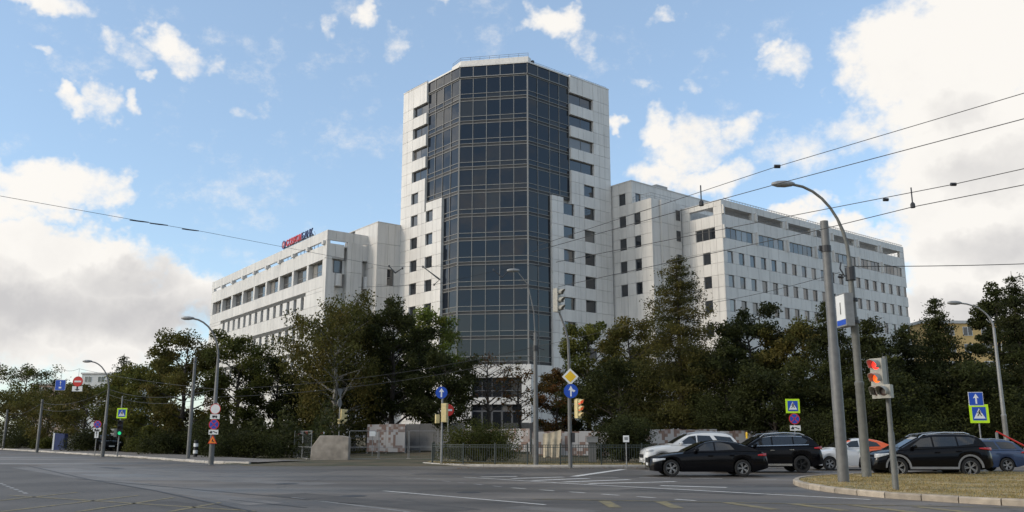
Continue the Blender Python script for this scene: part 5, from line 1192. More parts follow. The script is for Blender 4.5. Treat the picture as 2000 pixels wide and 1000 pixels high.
def hoarding(label, u0, u1, Y0, Y1, top, m, npan, bot=None, thick=.05):
    a = aty(u0, top, Y0); b_ = aty(u1, top, Y1); z0 = hz((a[0] + b_[0]) / 2, (Y0 + Y1) / 2); h = (a[2] + b_[2]) / 2 - z0; d = Vector((b_[0] - a[0], b_[1] - a[1])); l = d.length
    e = thing('hoarding', label, 'hoarding', (a[0], a[1], z0), math.atan2(d.y, d.x), 'site hoardings before the building')
    for i in range(npan):
        b = MB(); w = l / npan; b.box(i * w + .01, (i + 1) * w - .01, -thick / 2, thick / 2, .12, h + (.03 if i % 2 else 0)); part('panel', b, m, e)
    for i in range(npan + 1): b = MB(); b.box(i * l / npan - .04, i * l / npan + .04, .04, .12, -.3, h - .1); part('post', b, M_GAL, e)
hoarding('camouflage-print hoarding panel behind the wire fence at left', 718, 792, 71.5, 70.5, 829, M_CAMO, 2)
hoarding('plain grey hoarding running behind the cream traffic light', 793, 905, 72, 70, 828, M_GREYB, 4)
hoarding('camouflage-print hoarding behind the big hedge bush', 905, 1035, 70, 67, 838, M_CAMO, 4)
hoarding('camouflage-print hoarding behind the yellow diamond mast', 1040, 1190, 63, 62, 843, M_CAMO, 5)
hoarding('camouflage-print hoarding climbing behind the white car', 1262, 1400, 57.5, 58.5, 839, M_CAMO, 4)
hoarding('camouflage-print hoarding behind the black car with chrome trim', 1400, 1530, 58.5, 59, 842, M_CAMO, 4)
hoarding('dark grey site fence at the foot of the entrance', 985, 1130, 92, 92, 826, M_GREYB, 6)
# pale cloth hung over the camouflage hoarding
b = MB(); p0 = aty(1060, 847, 62.4); p1 = aty(1096, 839, 62.2); n1, n2 = 14, 8; vv = []
for j in range(n2 + 1):
    for i in range(n1 + 1):
        s = i / n1; t = j / n2; w = (p1[0] - p0[0]); vv.append((s * w * (1 - .08 * t), .06 * math.sin(s * 17 + t * 2) * (.3 + t) - .08 * t, (p1[2] - p0[2]) * s ** 1.6 - t * 1.75 * (1 - .1 * math.sin(s * 6))))
b.add(vv, [(j * (n1 + 1) + i, j * (n1 + 1) + i + 1, (j + 1) * (n1 + 1) + i + 1, (j + 1) * (n1 + 1) + i) for j in range(n2) for i in range(n1)])
o = single('cloth_banner', b, mat('cloth', (.50, .42, .30), .9, var=.2, scale=3), 'crumpled beige cloth draped over the hoarding behind the lamp post', 'cloth', (p0[0], 62.2, p0[2]), smooth=True)
# -- wire site fence and concrete block
def mesh_fence(label, pa, pb, h, npan):
    a = Vector(pa); b_ = Vector(pb); d = b_ - a; l = d.length
    e = thing('site_fence', label, 'fence', (a.x, a.y, 0), math.atan2(d.y, d.x), 'temporary wire fences'); w = l / npan
    for i in range(npan):
        b = MB(); x0, x1 = i * w + .04, (i + 1) * w - .04
        for p, q in (((x0, .1), (x1, .1)), ((x0, h), (x1, h)), ((x0, h * .45), (x1, h * .45)), ((x0, .0), (x0, h)), ((x1, .0), (x1, h))): b.tube([(p[0], 0, p[1]), (q[0], 0, q[1])], .022, 6)
        fr = part('frame', b, M_GAL, e)
        b = MB()
        for q in range(1, int((x1 - x0) / .12)): b.box(x0 + q * .12 - .0012, x0 + q * .12 + .0012, -.0012, .0012, .1, h)
        for q in range(1, int(h / .25)): b.box(x0, x1, -.0012, .0012, q * .25 - .0012, q * .25 + .0012)
        part('wire_mesh', b, M_GAL, fr, kind='stuff')
    for i in range(npan + 1):
        b = MB(); b.box(i * w - .14, i * w + .14, -.3, .3, 0, .13); part('foot', b, M_CONC, e)
mesh_fence('temporary wire fence right of the concrete block', (-11.0, 59.6), (-5.0, 60.2), 1.95, 3)
mesh_fence('temporary wire fence left of the concrete block', (-16.0, 65.0), (-13.5, 59.6), 1.95, 2)
pc = atz(643, 901); e = thing('concrete_block', 'big concrete block with a cut corner standing on the driveway', 'concrete block', (pc[0], pc[1] + .35, 0)); W2 = 36 / (F / pc[1]); H2 = 48 / (F / pc[1])
b = MB(); b.plate([(-W2, 0), (W2, 0), (W2 * 1.0, H2 * .94), (W2 * .55, H2), (-W2 * .55, H2), (-W2 * .98, H2 * .55)], -.35, .35); o = part('block', b, M_CONC, e); md = o.modifiers.new('b', 'BEVEL'); md.width = .04; md.segments = 2
b = MB(); b.box(-W2 * 1.1, W2 * 1.1, -.45, .45, .003, .06); part('base_strip', b, M_DARK, e)
b = MB(); 
xb = aty(580, 850, 68); e = thing('barrier_board', 'red and white striped barrier board near the concrete block', 'barrier', (xb[0], 68, 0)); L2 = 2.3
for i in range(8): b = MB(); b.box(i * L2 / 8, (i + 1) * L2 / 8 - .004, -.02, .02, 1.75, 1.95); part('stripe', b, M_RED if i % 2 == 0 else M_WHITE, e)
for x in (.1, L2 - .1): b = MB(); b.box(x - .03, x + .03, .021, .08, 0, 1.9); part('leg', b, M_GAL, e)
xs_ = aty(728, 850, 66); e = thing('small_cabinet', 'small white box on a thin post behind the wire fence', 'cabinet', (xs_[0], 66, 0)); b = MB(); b.box(-.025, .025, -.025, .025, 0, 1.6); part('post', b, M_GAL, e); b = MB(); b.plate([(-.24, 1.6), (.2, 1.6), (.26, 1.85), (.1, 1.98), (-.24, 1.98)], -.14, .14); part('box', b, M_WHITE, e)
# -- things on the left pavement
xy = (float(aty(117, 870, 96)[0]), 96.0); e = thing('utility_cabinet', 'blue cabinet with a pale side standing on the left pavement', 'cabinet', (xy[0], xy[1], .14)); b = MB(); b.box(-.45, .6, -.4, .4, 0, 1.75); part('body', b, mat('cabinet_blue', (.02, .035, .12), .5), e); b = MB(); b.box(-.62, -.455, -.42, .42, 0, 1.8); part('side_panel', b, M_WHITE, e); b = MB(); b.box(.45, .53, -.44, -.405, .8, 1.1); part('handle', b, M_DARK, e)
def scooter(x, y, rz, label):
    e = thing('kick_scooter', label, 'scooter', (x, y, .15), rz, 'kick scooters on the left pavement'); 
    b = MB(); b.box(-.4, .35, -.08, .08, .1, .16); part('deck', b, M_GAL, e); b = MB(); b.tube([(.42, 0, .12), (.34, 0, 1.1)], .025, 6); part('stem', b, M_WHITE, e); b = MB(); b.tube([(.34, -.26, 1.12), (.34, .26, 1.12)], .018, 6); part('handlebar', b, M_DARK, e)
    for wx_ in (-.45, .46): b = MB(); b.lathe([(.06, -.03), (.12, -.025), (.12, .025), (.06, .03)], 'y', (wx_, 0, .12), 14); part('wheel', b, M_DARK, e)
scooter(float(aty(128, 870, 93)[0]), 93.0, .2, 'leftmost of the kick scooters by the blue cabinet'); scooter(float(aty(141, 870, 92)[0]), 92.0, 1.0, 'middle one of the kick scooters by the blue cabinet'); scooter(float(aty(152, 870, 91)[0]), 91.0, -.3, 'rightmost of the kick scooters by the blue cabinet')
xy = (float(aty(382, 880, 64)[0]), 64.0); e = thing('striped_bollard', 'black and white striped bollard right of the bare pole', 'bollard', (xy[0], xy[1], .14))
for i in range(5): b = MB(); b.lathe([(.001, i * .24), (.15 + .01 * (i % 2), i * .24), (.15 + .01 * (i % 2), i * .24 + .236), (.001, i * .24 + .236)], n=14); part('band', b, M_WHITE if i % 2 else M_BLACK, e)
xk = aty(1992, 840, 60); e = thing('kiosk', 'pale kiosk with a brown roof edge at the right margin', 'kiosk', (xk[0] + .9, 60, .1)); b = MB(); b.box(-1.3, 1.3, 0, 2.2, 0, 2.45); part('wall', b, mat('kiosk_wall', (.30, .28, .25), .8), e); b = MB(); b.box(-1.5, 1.5, -.2, 2.4, 2.453, 2.8); part('roof', b, mat('kiosk_roof', (.10, .055, .04), .7), e); b = MB(); b.box(-.6, .5, -.03, .02, 1.9, 2.0); part('shutter_slot', b, M_DARK, e)
xr = aty(1948, 860, 47); e = thing('road_barrier', 'red sloping barrier arm behind the blue wagon', 'barrier', (xr[0], 47, .1)); b = MB(); b.tube([(0, 0, 1.75), (1.5, 0, .95)], .045, 8); part('arm', b, M_RED, e); b = MB(); b.box(1.4, 1.65, -.12, .12, 0, .9); part('stand', b, M_POLE, e); b = MB(); b.box(-.05, .05, -.05, .05, 0, 1.7); part('rest', b, M_GAL, e)

# -- overhead wires: contact wires about 6.3 m up, span wires from pole to pole
def wire(label, pts, r=.011, sag=0.0, fittings=()):
    P = [Vector(p) for p in pts]; c = P[0]; e = thing('overhead_wire', label, 'wire', tuple(c), 0, 'overhead wires'); Q = []
    for a, b_ in zip(P[:-1], P[1:]):
        n = 10
        for i in range(n): t = i / n; Q.append(a.lerp(b_, t) - c - Vector((0, 0, sag * 4 * t * (1 - t))))
    Q.append(P[-1] - c); b = MB(); b.tube(Q, r, 5, cap=False); part('cable', b, M_WIRE, e)
    for (f_, kind) in fittings:
        p = Vector(f_) - c; b = MB()
        if kind == 'clamp': b.lathe([(.001, -.06), (.035, -.05), (.035, .05), (.001, .06)], 'x', tuple(p), 8)
        elif kind == 'bar': 
            d = (P[-1] - P[0]).normalized() * .38; b.tube([p - d, p - d * .3, p + d * .3, p + d], [.02, .028, .028, .02], 6)
        else: b.tube([p, p + Vector((0, 0, .42))], .014, 5); b.lathe([(.05, -.02), (.05, .06), (.02, .1)], n=8, c=tuple(p))
        part('fitting', b, M_DARK, e)
W6 = 6.3
def wp(u, v, z=W6): return tuple(atz(u, v, z))
def on_line(u, v, z=W6): return wp(u, v, z)
wire('uppermost contact wire crossing the sky at right', [wp(2060, 164), wp(1518, 325), wp(1050, 480)], .006, 0, [(wp(1518, 325), 'clamp')])
wire('second contact wire from the top at right', [wp(2060, 216), wp(1530, 356), wp(1370, 400), wp(1040, 492)], .0075, 0, [(wp(1370, 400), 'hanger')])
wire('third contact wire from the top with two clamps at right', [wp(2060, 316), wp(1862, 360), wp(1450, 440), wp(1086, 512)], .008, 0, [(wp(1862, 360), 'clamp'), (wp(1730, 390), 'clamp')])
wire('lowest contact wire running behind the thick pole top', [wp(2060, 349), wp(1783, 404), wp(1600, 449), wp(1090, 560)], .009, 0, [(wp(1783, 404), 'hanger')])
pl = Vector((lampP[0] - .2, lampP[1], float(aty(1655, 520, lampP[1])[2])))
wire('twisted cable leaving the lamp post to the right edge', [tuple(pl), tuple(aty(2060, 513, lampP[1] + 1))], .016, .05)
wire('span cable from the lamp post sloping down past the right wing', [tuple(aty(1640, 532, lampP[1])), tuple(aty(1380, 593, 42)), lamp47], .011, .1)
wire('span wire across the left sky with insulator bars', [tuple(aty(-60, 372, 26)), tuple(aty(270, 431, 32)), tuple(aty(400, 453, 35)), tuple(aty(755, 521, 44)), tuple(aty(1060, 518, 50))], .008, 0, [(tuple(aty(272, 432, 32)), 'bar'), (tuple(aty(310, 438, 33)), 'bar'), (tuple(aty(372, 449, 34.5)), 'bar'), (tuple(aty(1050, 519, 50)), 'bar')])
wire('lower span wire before the left foot of the tower', [tuple(aty(700, 561, 46)), tuple(aty(848, 556, 48)), tuple(aty(1010, 520, 50))], .009, 0)
def fork(u0, v0, um, vm_, u1, v1, Y, label):
    a, m_, c = aty(u0, v0, Y), aty(um, vm_, Y), aty(u1, v1, Y); e = thing('wire_hanger', label, 'wire fitting', tuple(m_), 0, 'trolley wire hangers'); b = MB(); b.tube([Vector(a) - Vector(m_), Vector((0, 0, 0)), Vector(c) - Vector(m_)], [.02, .05, .02], 6); part('yoke', b, M_DARK, e)
    for q in (a, c): b = MB(); b.lathe([(.001, -.07), (.05, -.05), (.05, .05), (.001, .07)], n=8, c=tuple(Vector(q) - Vector(m_))); part('insulator', b, M_DARK, e)
fork(760, 520, 772, 533, 786, 524, 45, 'dark V-shaped wire hanger before the left stair block'); fork(826, 521, 859, 546, 848, 556, 48, 'bent wire hanger before the white left face of the tower'); fork(964, 527, 981, 542, 992, 530, 49.5, 'dark V-shaped wire hanger before the blue glass')
wire('span wire holding the two hanging signs at left', [tuple(aty(-40, 745, 74)), (pA[0], Yh, pA[2] + 30 * Yh / F), (pB[0], Yh, hang_z), lamp12], .012, .15)
for dz in (0, -.4): wire('%s of two cables between the left street lamp and the lamp with five signs' % ('upper' if dz == 0 else 'lower'), [(lamp20[0], lamp20[1], lamp20[2] + dz), (lamp12[0], lamp12[1], lamp12[2] + dz)], .014, .55)
for dz in (0, -.6): wire('%s of two cables between the bare left pole and the left street lamp' % ('upper' if dz == 0 else 'lower'), [(p72[0], p72[1], p72[2] - .3 + dz), (lamp20[0], lamp20[1], lamp20[2] + dz)], .016, .6)
wire('sagging cable between the two leftmost bare poles', [(p5[0], p5[1], p5[2] - .3), (p72[0], p72[1], p72[2] - .3)], .018, .6)
for dz, nm in ((0, 'upper'), (-.45, 'lower')): wire('%s of two cables from the lamp with five signs towards the centre' % nm, [(lamp12[0], lamp12[1], lamp12[2] + dz), (lamp47[0], lamp47[1], lamp47[2] + dz)], .014, .45)

# ------------------------------------------------------------------ cars
M_TYRE = mat('tyre', (.014, .014, .014), .85); M_CGL = glass_mat('car_glass', (.014, .015, .016), 1.75, .03); M_CHROME = mat('chrome', (.55, .55, .55), .2, metal=.9, var=.03)
M_PLAST = mat('grey_trim', (.20, .20, .20), .6); M_TAIL = mat('tail_red', (.42, .012, .015), .25, coat=.6); M_HEAD = mat('head_lens', (.55, .56, .57), .12, coat=1.0, var=.2, scale=14); M_UNDER = mat('underbody', (.008, .008, .008), .9); M_ALLOY = mat('alloy', (.34, .34, .34), .35, metal=.6); M_BALLOY = mat('black_alloy', (.02, .02, .02), .35, metal=.3); M_SEAMC = mat('door_seam', (.004, .004, .004), .8)
def interp(pts, x):
    if x <= pts[0][0]: return pts[0][1]
    for (a, b), (c, d) in zip(pts[:-1], pts[1:]):
        if x <= c: t = (x - a) / (c - a); return b + (d - b) * t
    return pts[-1][1]
def smooth_pts(pts, n=3):
    """round a polyline by corner cutting so the silhouette curves"""
    for _ in range(n):
        q = [pts[0]]
        for a, b in zip(pts[:-1], pts[1:]): q += [(a[0] * .75 + b[0] * .25, a[1] * .75 + b[1] * .25), (a[0] * .25 + b[0] * .75, a[1] * .25 + b[1] * .75)]
        q.append(pts[-1]); pts = q
    return pts
def make_car(label, loc, rz, L, W, deck, roof, wins, wf, wr, rw, paint, sill=.24, belt_in=.03, roof_in=.20, tail=None, head=None, rails=None, trim=None, sillmat=None, archmat=None, rimmat=None, livery=None, chrome=False, spokes=5, ends=(.30, .30)):
    """x runs from the nose (0) to the tail (L); deck: top line of the lower body, roof: cabin line from windscreen foot to rear glass foot"""
    e = thing('car', label, 'car', loc, rz, 'cars queueing at the junction'); X0 = L / 2
    deck = smooth_pts(deck, 2); roof = smooth_pts(roof, 2); hw = W / 2
    xs = sorted(set([round(L * i / 60, 3) for i in range(61)] + [round(w + d * rw * 1.16, 3) for w in (wf, wr) for d in np.linspace(-1, 1, 17)] + [.03, .08, .15, L - .03, L - .08, L - .15]))
    xs = [x for x in xs if 0 <= x <= L]
    def half(x):
        f = min(x / ends[0], 1); r_ = min((L - x) / ends[1], 1); k = .80 + .20 * math.sin(f * math.pi / 2) if f < 1 else 1; k2 = .82 + .18 * math.sin(r_ * math.pi / 2) if r_ < 1 else 1
        return hw * min(k, k2)
    def arch(x):
        for w in (wf, wr):
            d = abs(x - w)
            if d < rw * 1.16: return rw + math.sqrt(max(0, (rw * 1.16) ** 2 - d * d))
        return 0
    def low(x):
        s = sill
        if x < .5: s += (.5 - x) * .10
        if x > L - .6: s += (x - L + .6) * .25
        return s
    rows = []
    for x in xs:
        h = half(x); zt_ = interp(deck, x); zb = low(x); za = max(zb, arch(x)); za = min(za, zt_ - .12); m = (za + zt_) / 2
        rows.append([(0, zb + .02), (h - .24, zb + .02), (h - .22, za), (h - .03, za), (h, za + .05 if za > zb + .01 else za + .12), (h + .015, max(m, za + .06)), (h - .01, zt_ - .10), (h - .05, zt_ - .03), (h - .17, zt_ + .012), (0, zt_ + .045)])
    b = MB(); n = len(rows[0]); mats = [paint, M_UNDER] + (livery[1] if livery else [])
    for s_ in (1, -1):
        o = len(b.v)
        for x, r_ in zip(xs, rows): b.v += [(x - X0, s_ * p[0], p[1]) for p in r_]
        for i in range(len(xs) - 1):
            for j in range(n - 1):
                f_ = (o + i * n + j, o + (i + 1) * n + j, o + (i + 1) * n + j + 1, o + i * n + j + 1); b.f.append(f_ if s_ > 0 else f_[::-1]); mi = 1 if j < 3 else 0
                if livery and j >= 3: mi = livery[0]((xs[i] + xs[i + 1]) / 2, (rows[i][j][1] + rows[i][j + 1][1]) / 2)
                b.m.append(mi)
        for k_ in (0, len(xs) - 1): b.f.append(tuple(o + k_ * n + j for j in range(n))); b.m.append(0)
    body = part('body', b, mats, e, smooth=38)
    # cabin
    xa, xb = roof[0][0], roof[-1][0]; cx = sorted(set([xa + (xb - xa) * i / 40 for i in range(41)] + [p[0] for p in roof]))
    zmax = max(p[1] for p in roof)
    def cab(x):
        zr = interp(roof, x); zd = min(interp(deck, x), zr) - .01; hb = half(x) - belt_in - .02; hr = hw - roof_in - .05; t = max(0, (zr - zd) / max(.05, zmax - zd)); return zd, zr, hb, hb + (hr - hb) * t
    b = MB(); rows = []
    for x in cx:
        zd, zr, hb, hr = cab(x); rows.append([(hb, zd), (hb + (hr - hb) * .92, zd + (zr - zd) * .88), (hr - .05, zr - .012), (hr - .25, zr + .015), (0, zr + .03)])
    n = 5
    for s_ in (1, -1):
        o = len(b.v)
        for x, r_ in zip(cx, rows): b.v += [(x - X0, s_ * p[0], p[1]) for p in r_]
        for i in range(len(cx) - 1):
            for j in range(n - 1):
                f_ = (o + i * n + j, o + (i + 1) * n + j, o + (i + 1) * n + j + 1, o + i * n + j + 1); b.f.append(f_ if s_ > 0 else f_[::-1]); b.m.append(livery[2](cx[i], rows[i][j][1]) if livery else 0)
    part('cabin', b, [paint, M_UNDER] + (livery[1] if livery else []), e, smooth=38)
    def side_y(x, z):
        zd, zr, hb, hr = cab(x); t = min(1, max(0, (z - zd) / max(.02, (zr - zd) * .88))); return hb + (hr - hb) * .92 * t
    def side_strip(poly, nm, m, off, parent=e):
        px = sorted(set(list(np.linspace(min(p[0] for p in poly), max(p[0] for p in poly), 12)) + [p[0] for p in poly]))
        def span(x):
            zs = []
            for (x0, z0), (x1, z1) in zip(poly, poly[1:] + poly[:1]):
                if abs(x1 - x0) < 1e-6:
                    if abs(x - x0) < 1e-6: zs += [z0, z1]
                elif min(x0, x1) - 1e-6 <= x <= max(x0, x1) + 1e-6: zs.append(z0 + (z1 - z0) * (x - x0) / (x1 - x0))
            return min(zs), max(zs)
        for s_ in (1, -1):
            b = MB(); o = 0
            for x in px:
                a, c = span(x)
                for z in (a, (a + c) / 2, c): b.v.append((x - X0, s_ * (side_y(x, z) + off), z))
            for i in range(len(px) - 1):
                for j in (0, 1): b.f.append((i * 3 + j, (i + 1) * 3 + j, (i + 1) * 3 + j + 1, i * 3 + j + 1)); b.m.append(0)
            part(nm, b, m, parent)
    for w in wins: side_strip(w, 'side_window', M_CGL, .012)
    if chrome:
        allp = [p for w in wins for p in w]; 
        lo = sorted([p for w in wins for p in w], key=lambda p: p[0]); zb_ = min(p[1] for p in allp)
        side_strip([(lo[0][0] - .02, zb_ - .035), (lo[-1][0] + .02, zb_ - .02 + (lo[-1][1] - zb_) * .2), (lo[-1][0] + .02, zb_ + .012 + (lo[-1][1] - zb_) * .2), (lo[0][0] - .02, zb_ - .008)], 'window_trim', M_CHROME, .018)
        top = [p for p in allp if p[1] > zb_ + .25]; top.sort(); up = [(p[0], p[1] + .015) for p in top]; 
        side_strip(up + [(p[0], p[1] + .042) for p in top[::-1]], 'window_trim', M_CHROME, .016) if len(top) > 2 else None
    def glass_band(x0, x1, nm):
        b = MB(); q = np.linspace(x0, x1, 7)
        for x in q:
            zd, zr, hb, hr = cab(x)
            for s_ in (-.80, -.4, 0, .4, .80): b.v.append((x - X0, s_ * hr, zr + .045 - .02 * abs(s_)))
        for i in range(6):
            for j in range(4): b.f.append((i * 5 + j, (i + 1) * 5 + j, (i + 1) * 5 + j + 1, i * 5 + j + 1)); b.m.append(0)
        part(nm, b, M_CGL, e)
    peak = [p[0] for p in roof if p[1] > zmax - .06]
    glass_band(xa + .12, peak[0] - .03, 'windscreen'); glass_band(peak[-1] + .08, xb - .06, 'rear_window')
    # wheels
    wh = {}
    for x in (wf, wr):
        for s_ in (1, -1):
            if 'me' not in wh:
                b = MB(); b.lathe([(rw * .68, -.10), (rw * .93, -.10), (rw, -.06), (rw, .06), (rw * .93, .10), (rw * .68, .10), (rw * .68, -.10)], 'y', n=28); wh['me'] = b.mesh('wheel', M_TYRE, True)
                b = MB(); r1 = rw * .69
                b.lathe([(r1, .085), (r1 * .93, .088), (r1 * .90, .03), (r1 * .90, -.02)], 'y', n=28)
                for k_ in range(spokes * 2):
                    a = 2 * math.pi * (k_ // 2) / spokes + (.16 if k_ % 2 else -.16); a2 = 2 * math.pi * (k_ // 2) / spokes + (.05 if k_ % 2 else -.05); t = Vector((-math.sin(a), 0, math.cos(a)))
                    p = Vector((math.cos(a2), 0, math.sin(a2))) * .05; q = Vector((math.cos(a), 0, math.sin(a))) * r1 * .93; wv = t * .016
                    b.add([p - wv + Vector((0, .07, 0)), p + wv + Vector((0, .07, 0)), q + wv + Vector((0, .08, 0)), q - wv + Vector((0, .08, 0)), p - wv + Vector((0, .03, 0)), p + wv + Vector((0, .03, 0)), q + wv + Vector((0, .04, 0)), q - wv + Vector((0, .04, 0))], [(0, 1, 2, 3), (4, 7, 6, 5), (0, 4, 5, 1), (2, 6, 7, 3), (1, 5, 6, 2), (0, 3, 7, 4)])
                b.lathe([(.001, .085), (.045, .08), (.05, .05)], 'y', n=12); wh['rim'] = b.mesh('rim', rimmat or M_ALLOY)
                b = MB(); b.lathe([(.001, .0), (r1 * .9, .0)], 'y', n=20); wh['disc'] = b.mesh('brake_disc', M_UNDER)
            w = link('wheel', wh['me'], e, (x - X0, s_ * (hw - .10), rw), 0 if s_ > 0 else math.pi); link('rim', wh['rim'], w); link('brake_disc', wh['disc'], w)
    # lamps, mirrors, handles, trim
    for s_ in (1, -1):
        for q, nm, m in ((head, 'headlight', M_HEAD), (tail, 'tail_light', M_TAIL)):
            if not q: continue
            x0, x1, z0, z1, sl_ = q; b = MB(); k_ = 6; vv = []
            for i in range(k_ + 1):
                x = x0 + (x1 - x0) * i / k_; y = half(x) + .02; zz = sl_ * (i / k_ - .5); pinch = .35 + .65 * (i / k_ if nm == 'tail_light' else 1 - i / k_)
                zc_ = (z0 + z1) / 2 + zz; hh = (z1 - z0) / 2 * pinch; vv += [(x - X0, s_ * y, zc_ - hh), (x - X0, s_ * (y + .006), zc_), (x - X0, s_ * (y - .012), zc_ + hh), (x - X0, s_ * (y - .10), zc_ - hh), (x - X0, s_ * (y - .1), zc_ + hh)]
            fs = []
            for i in range(k_):
                a = i * 5; c = a + 5; fs += [(a, c, c + 1, a + 1), (a + 1, c + 1, c + 2, a + 2), (a + 2, c + 2, c + 4, a + 4), (a, a + 3, c + 3, c)]
            fs += [(0, 1, 2, 4, 3), (k_ * 5, k_ * 5 + 3, k_ * 5 + 4, k_ * 5 + 2, k_ * 5 + 1)]; b.add(vv, fs); part(nm, b, m, e, smooth=30)
        mx = wins[0][0][0] + .12; mz = interp(deck, mx) + .10; b = MB(); b.lathe([(.001, -.10), (.07, -.08), (.085, 0), (.07, .08), (.001, .10)], 'y', (mx - X0, s_ * (half(mx) + .07), mz), 10, sc=(1, 1, .9)); b.box(mx - X0 - .02, mx - X0 + .03, min(s_ * (half(mx) - .06), s_ * (half(mx) + .02)), max(s_ * (half(mx) - .06), s_ * (half(mx) + .02)), mz - .07, mz - .03); part('mirror', b, paint if not livery else M_WHITE, e, smooth=40)
        for hx in (wf + .52 * (wr - wf), wr - .18 * (wr - wf)):
            zq = interp(deck, hx) - .17; b = MB(); y = half(hx) + .02; b.box(hx - X0, hx - X0 + .2, min(s_ * y, s_ * (y + .03)), max(s_ * y, s_ * (y + .03)), zq, zq + .035); part('door_handle', b, M_CHROME if chrome else paint, e)
        if sillmat:
            b = MB(); y = hw + .016; x0, x1 = wf + rw * 1.2, wr - rw * 1.2; b.box(x0 - X0, x1 - X0, min(s_ * (y - .05), s_ * (y + .012)), max(s_ * (y - .05), s_ * (y + .012)), sill + .05, sill + .14); part('sill_trim', b, sillmat, e)
        if archmat:
            for w in (wf, wr):
                b = MB(); r0_, r1_ = rw * 1.15, rw * 1.34; k_ = 18; vv = []
                for i in range(k_ + 1):
                    a = math.pi * i / k_; 
                    for rr, yy in ((r0_, .022), (r1_, .026), (r0_, -.05)): vv.append((w - X0 + rr * math.cos(a), s_ * (hw + yy), rw + rr * math.sin(a)))
                b.add(vv, [(3 * i + p, 3 * i + 3 + p, 3 * i + 3 + q, 3 * i + q) for i in range(k_) for p, q in ((0, 1), (0, 2))]); part('arch_trim', b, archmat, e)
        if rails:
            b = MB(); pts = [((x - X0), s_ * (cab(x)[3] - .10), interp(roof, x) + dz) for x, dz in rails]; b.tube(pts, .022, 6); part('roof_rail', b, M_CHROME if trim != 'dark' else M_GAL, e, smooth=60)
    zp = interp(deck, L - .1) - .32; b = MB(); b.box(L - X0 - .01, L - X0 + .015, -.26, .26, zp, zp + .11); part('number_plate', b, M_WHITE, e)
    b = MB(); b.box(-X0 - .012, -X0 + .02, -.26, .26, .42, .53); part('number_plate', b, M_WHITE, e)
    b = MB(); b.box(-X0 - .008, -X0 + .05, -hw * .55, hw * .55, .55, .72); part('grille', b, M_SEAMC, e)
    return e
M_CBLK = mat('paint_black', (.003, .003, .004), .16, var=.03, spec=1.32); M_CWHT = mat('paint_white', (.60, .60, .59), .3, var=.03, coat=.8); M_CBLU = mat('paint_blue', (.022, .042, .095), .3, var=.05, coat=.8); M_CORG = mat('paint_orange', (.68, .10, .012), .3, coat=.7, var=.03); M_CGRN = mat('paint_mint', (.10, .42, .26), .3, coat=.7)
def car_x(u, Y): return float(aty(u, 915, Y)[0])
PI = math.pi
# local x of a car points from nose to tail, so a car facing left in the photo has its nose at smaller X
Y = 36.9; xc = (car_x(1268, Y) + car_x(1487, Y)) / 2
make_car('low black coupe in front at the head of the queue', (xc, Y, 0), R(-1), 4.8, 1.86,
   [(0, .50), (.04, .66), (.25, .78), (.8, .88), (1.4, .94), (1.75, .965), (2.6, .985), (3.4, 1.0), (4.0, 1.02), (4.4, 1.0), (4.66, .94), (4.77, .84), (4.8, .60)],
   [(1.35, .93), (1.75, 1.12), (2.2, 1.33), (2.55, 1.40), (2.95, 1.42), (3.4, 1.38), (3.9, 1.25), (4.3, 1.10), (4.55, .98)],
   [[(1.78, 1.01), (2.62, 1.03), (2.62, 1.35), (2.28, 1.30)], [(2.68, 1.03), (3.45, 1.07), (3.28, 1.26), (2.95, 1.345), (2.68, 1.355)]], .86, 3.74, .335, M_CBLK, sill=.19, tail=(4.36, 4.72, .80, .92, .02), head=(.12, .62, .60, .74, .06), spokes=5, roof_in=.24, chrome=False)
Y = 40.6; xr = car_x(1598, Y); L = 4.85
make_car('black car with chrome window trim and roof rail behind the coupe', (xr - L / 2, Y, 0), R(-2), L, 1.95,
   [(0, .52), (.05, .82), (.3, .98), (.9, 1.06), (1.45, 1.11), (2.5, 1.14), (3.6, 1.17), (4.4, 1.18), (4.68, 1.10), (4.8, .92), (4.85, .6)],
   [(1.30, 1.09), (1.75, 1.38), (2.15, 1.60), (2.7, 1.68), (3.5, 1.685), (4.1, 1.64), (4.42, 1.52), (4.70, 1.14)],
   [[(1.68, 1.19), (2.55, 1.20), (2.55, 1.56), (2.2, 1.52)], [(2.62, 1.20), (3.50, 1.22), (3.50, 1.58), (2.62, 1.575)], [(3.56, 1.22), (4.05, 1.28), (4.18, 1.42), (3.95, 1.55), (3.56, 1.58)]], .94, 3.84, .375, M_CBLK, sill=.26, tail=(4.42, 4.79, 1.02, 1.16, .02), head=(.12, .5, .84, .98, .03), rails=[(2.1, .0), (2.3, .07), (3.2, .075), (3.9, .07), (4.1, .02)], sillmat=M_CHROME, rimmat=M_BALLOY, chrome=True)
Y = 44.6; xl = car_x(1253, Y); L = 4.9
make_car('white tall car partly hidden behind the black coupe', (xl + L / 2, Y, 0), R(1), L, 1.95,
   [(0, .52), (.05, .86), (.3, 1.03), (.9, 1.12), (1.5, 1.17), (2.5, 1.18), (3.6, 1.19), (4.45, 1.20), (4.72, 1.10), (4.85, .92), (4.9, .6)],
   [(1.32, 1.15), (1.8, 1.44), (2.2, 1.66), (2.7, 1.75), (3.5, 1.77), (4.15, 1.73), (4.45, 1.62), (4.74, 1.16)],
   [[(1.72, 1.23), (2.6, 1.23), (2.6, 1.63), (2.26, 1.59)], [(2.67, 1.23), (3.55, 1.24), (3.30, 1.62), (2.67, 1.645)], [(3.75, 1.26), (4.5, 1.28), (4.32, 1.55), (3.5, 1.63)]], .92, 3.90, .38, M_CWHT, sill=.26, tail=(4.45, 4.84, 1.02, 1.16, .02), head=(.1, .42, .86, 1.0, .04), rails=[(2.1, .0), (2.3, .06), (3.2, .065), (4.0, .06), (4.2, .01)], sillmat=M_PLAST, archmat=M_PLAST)
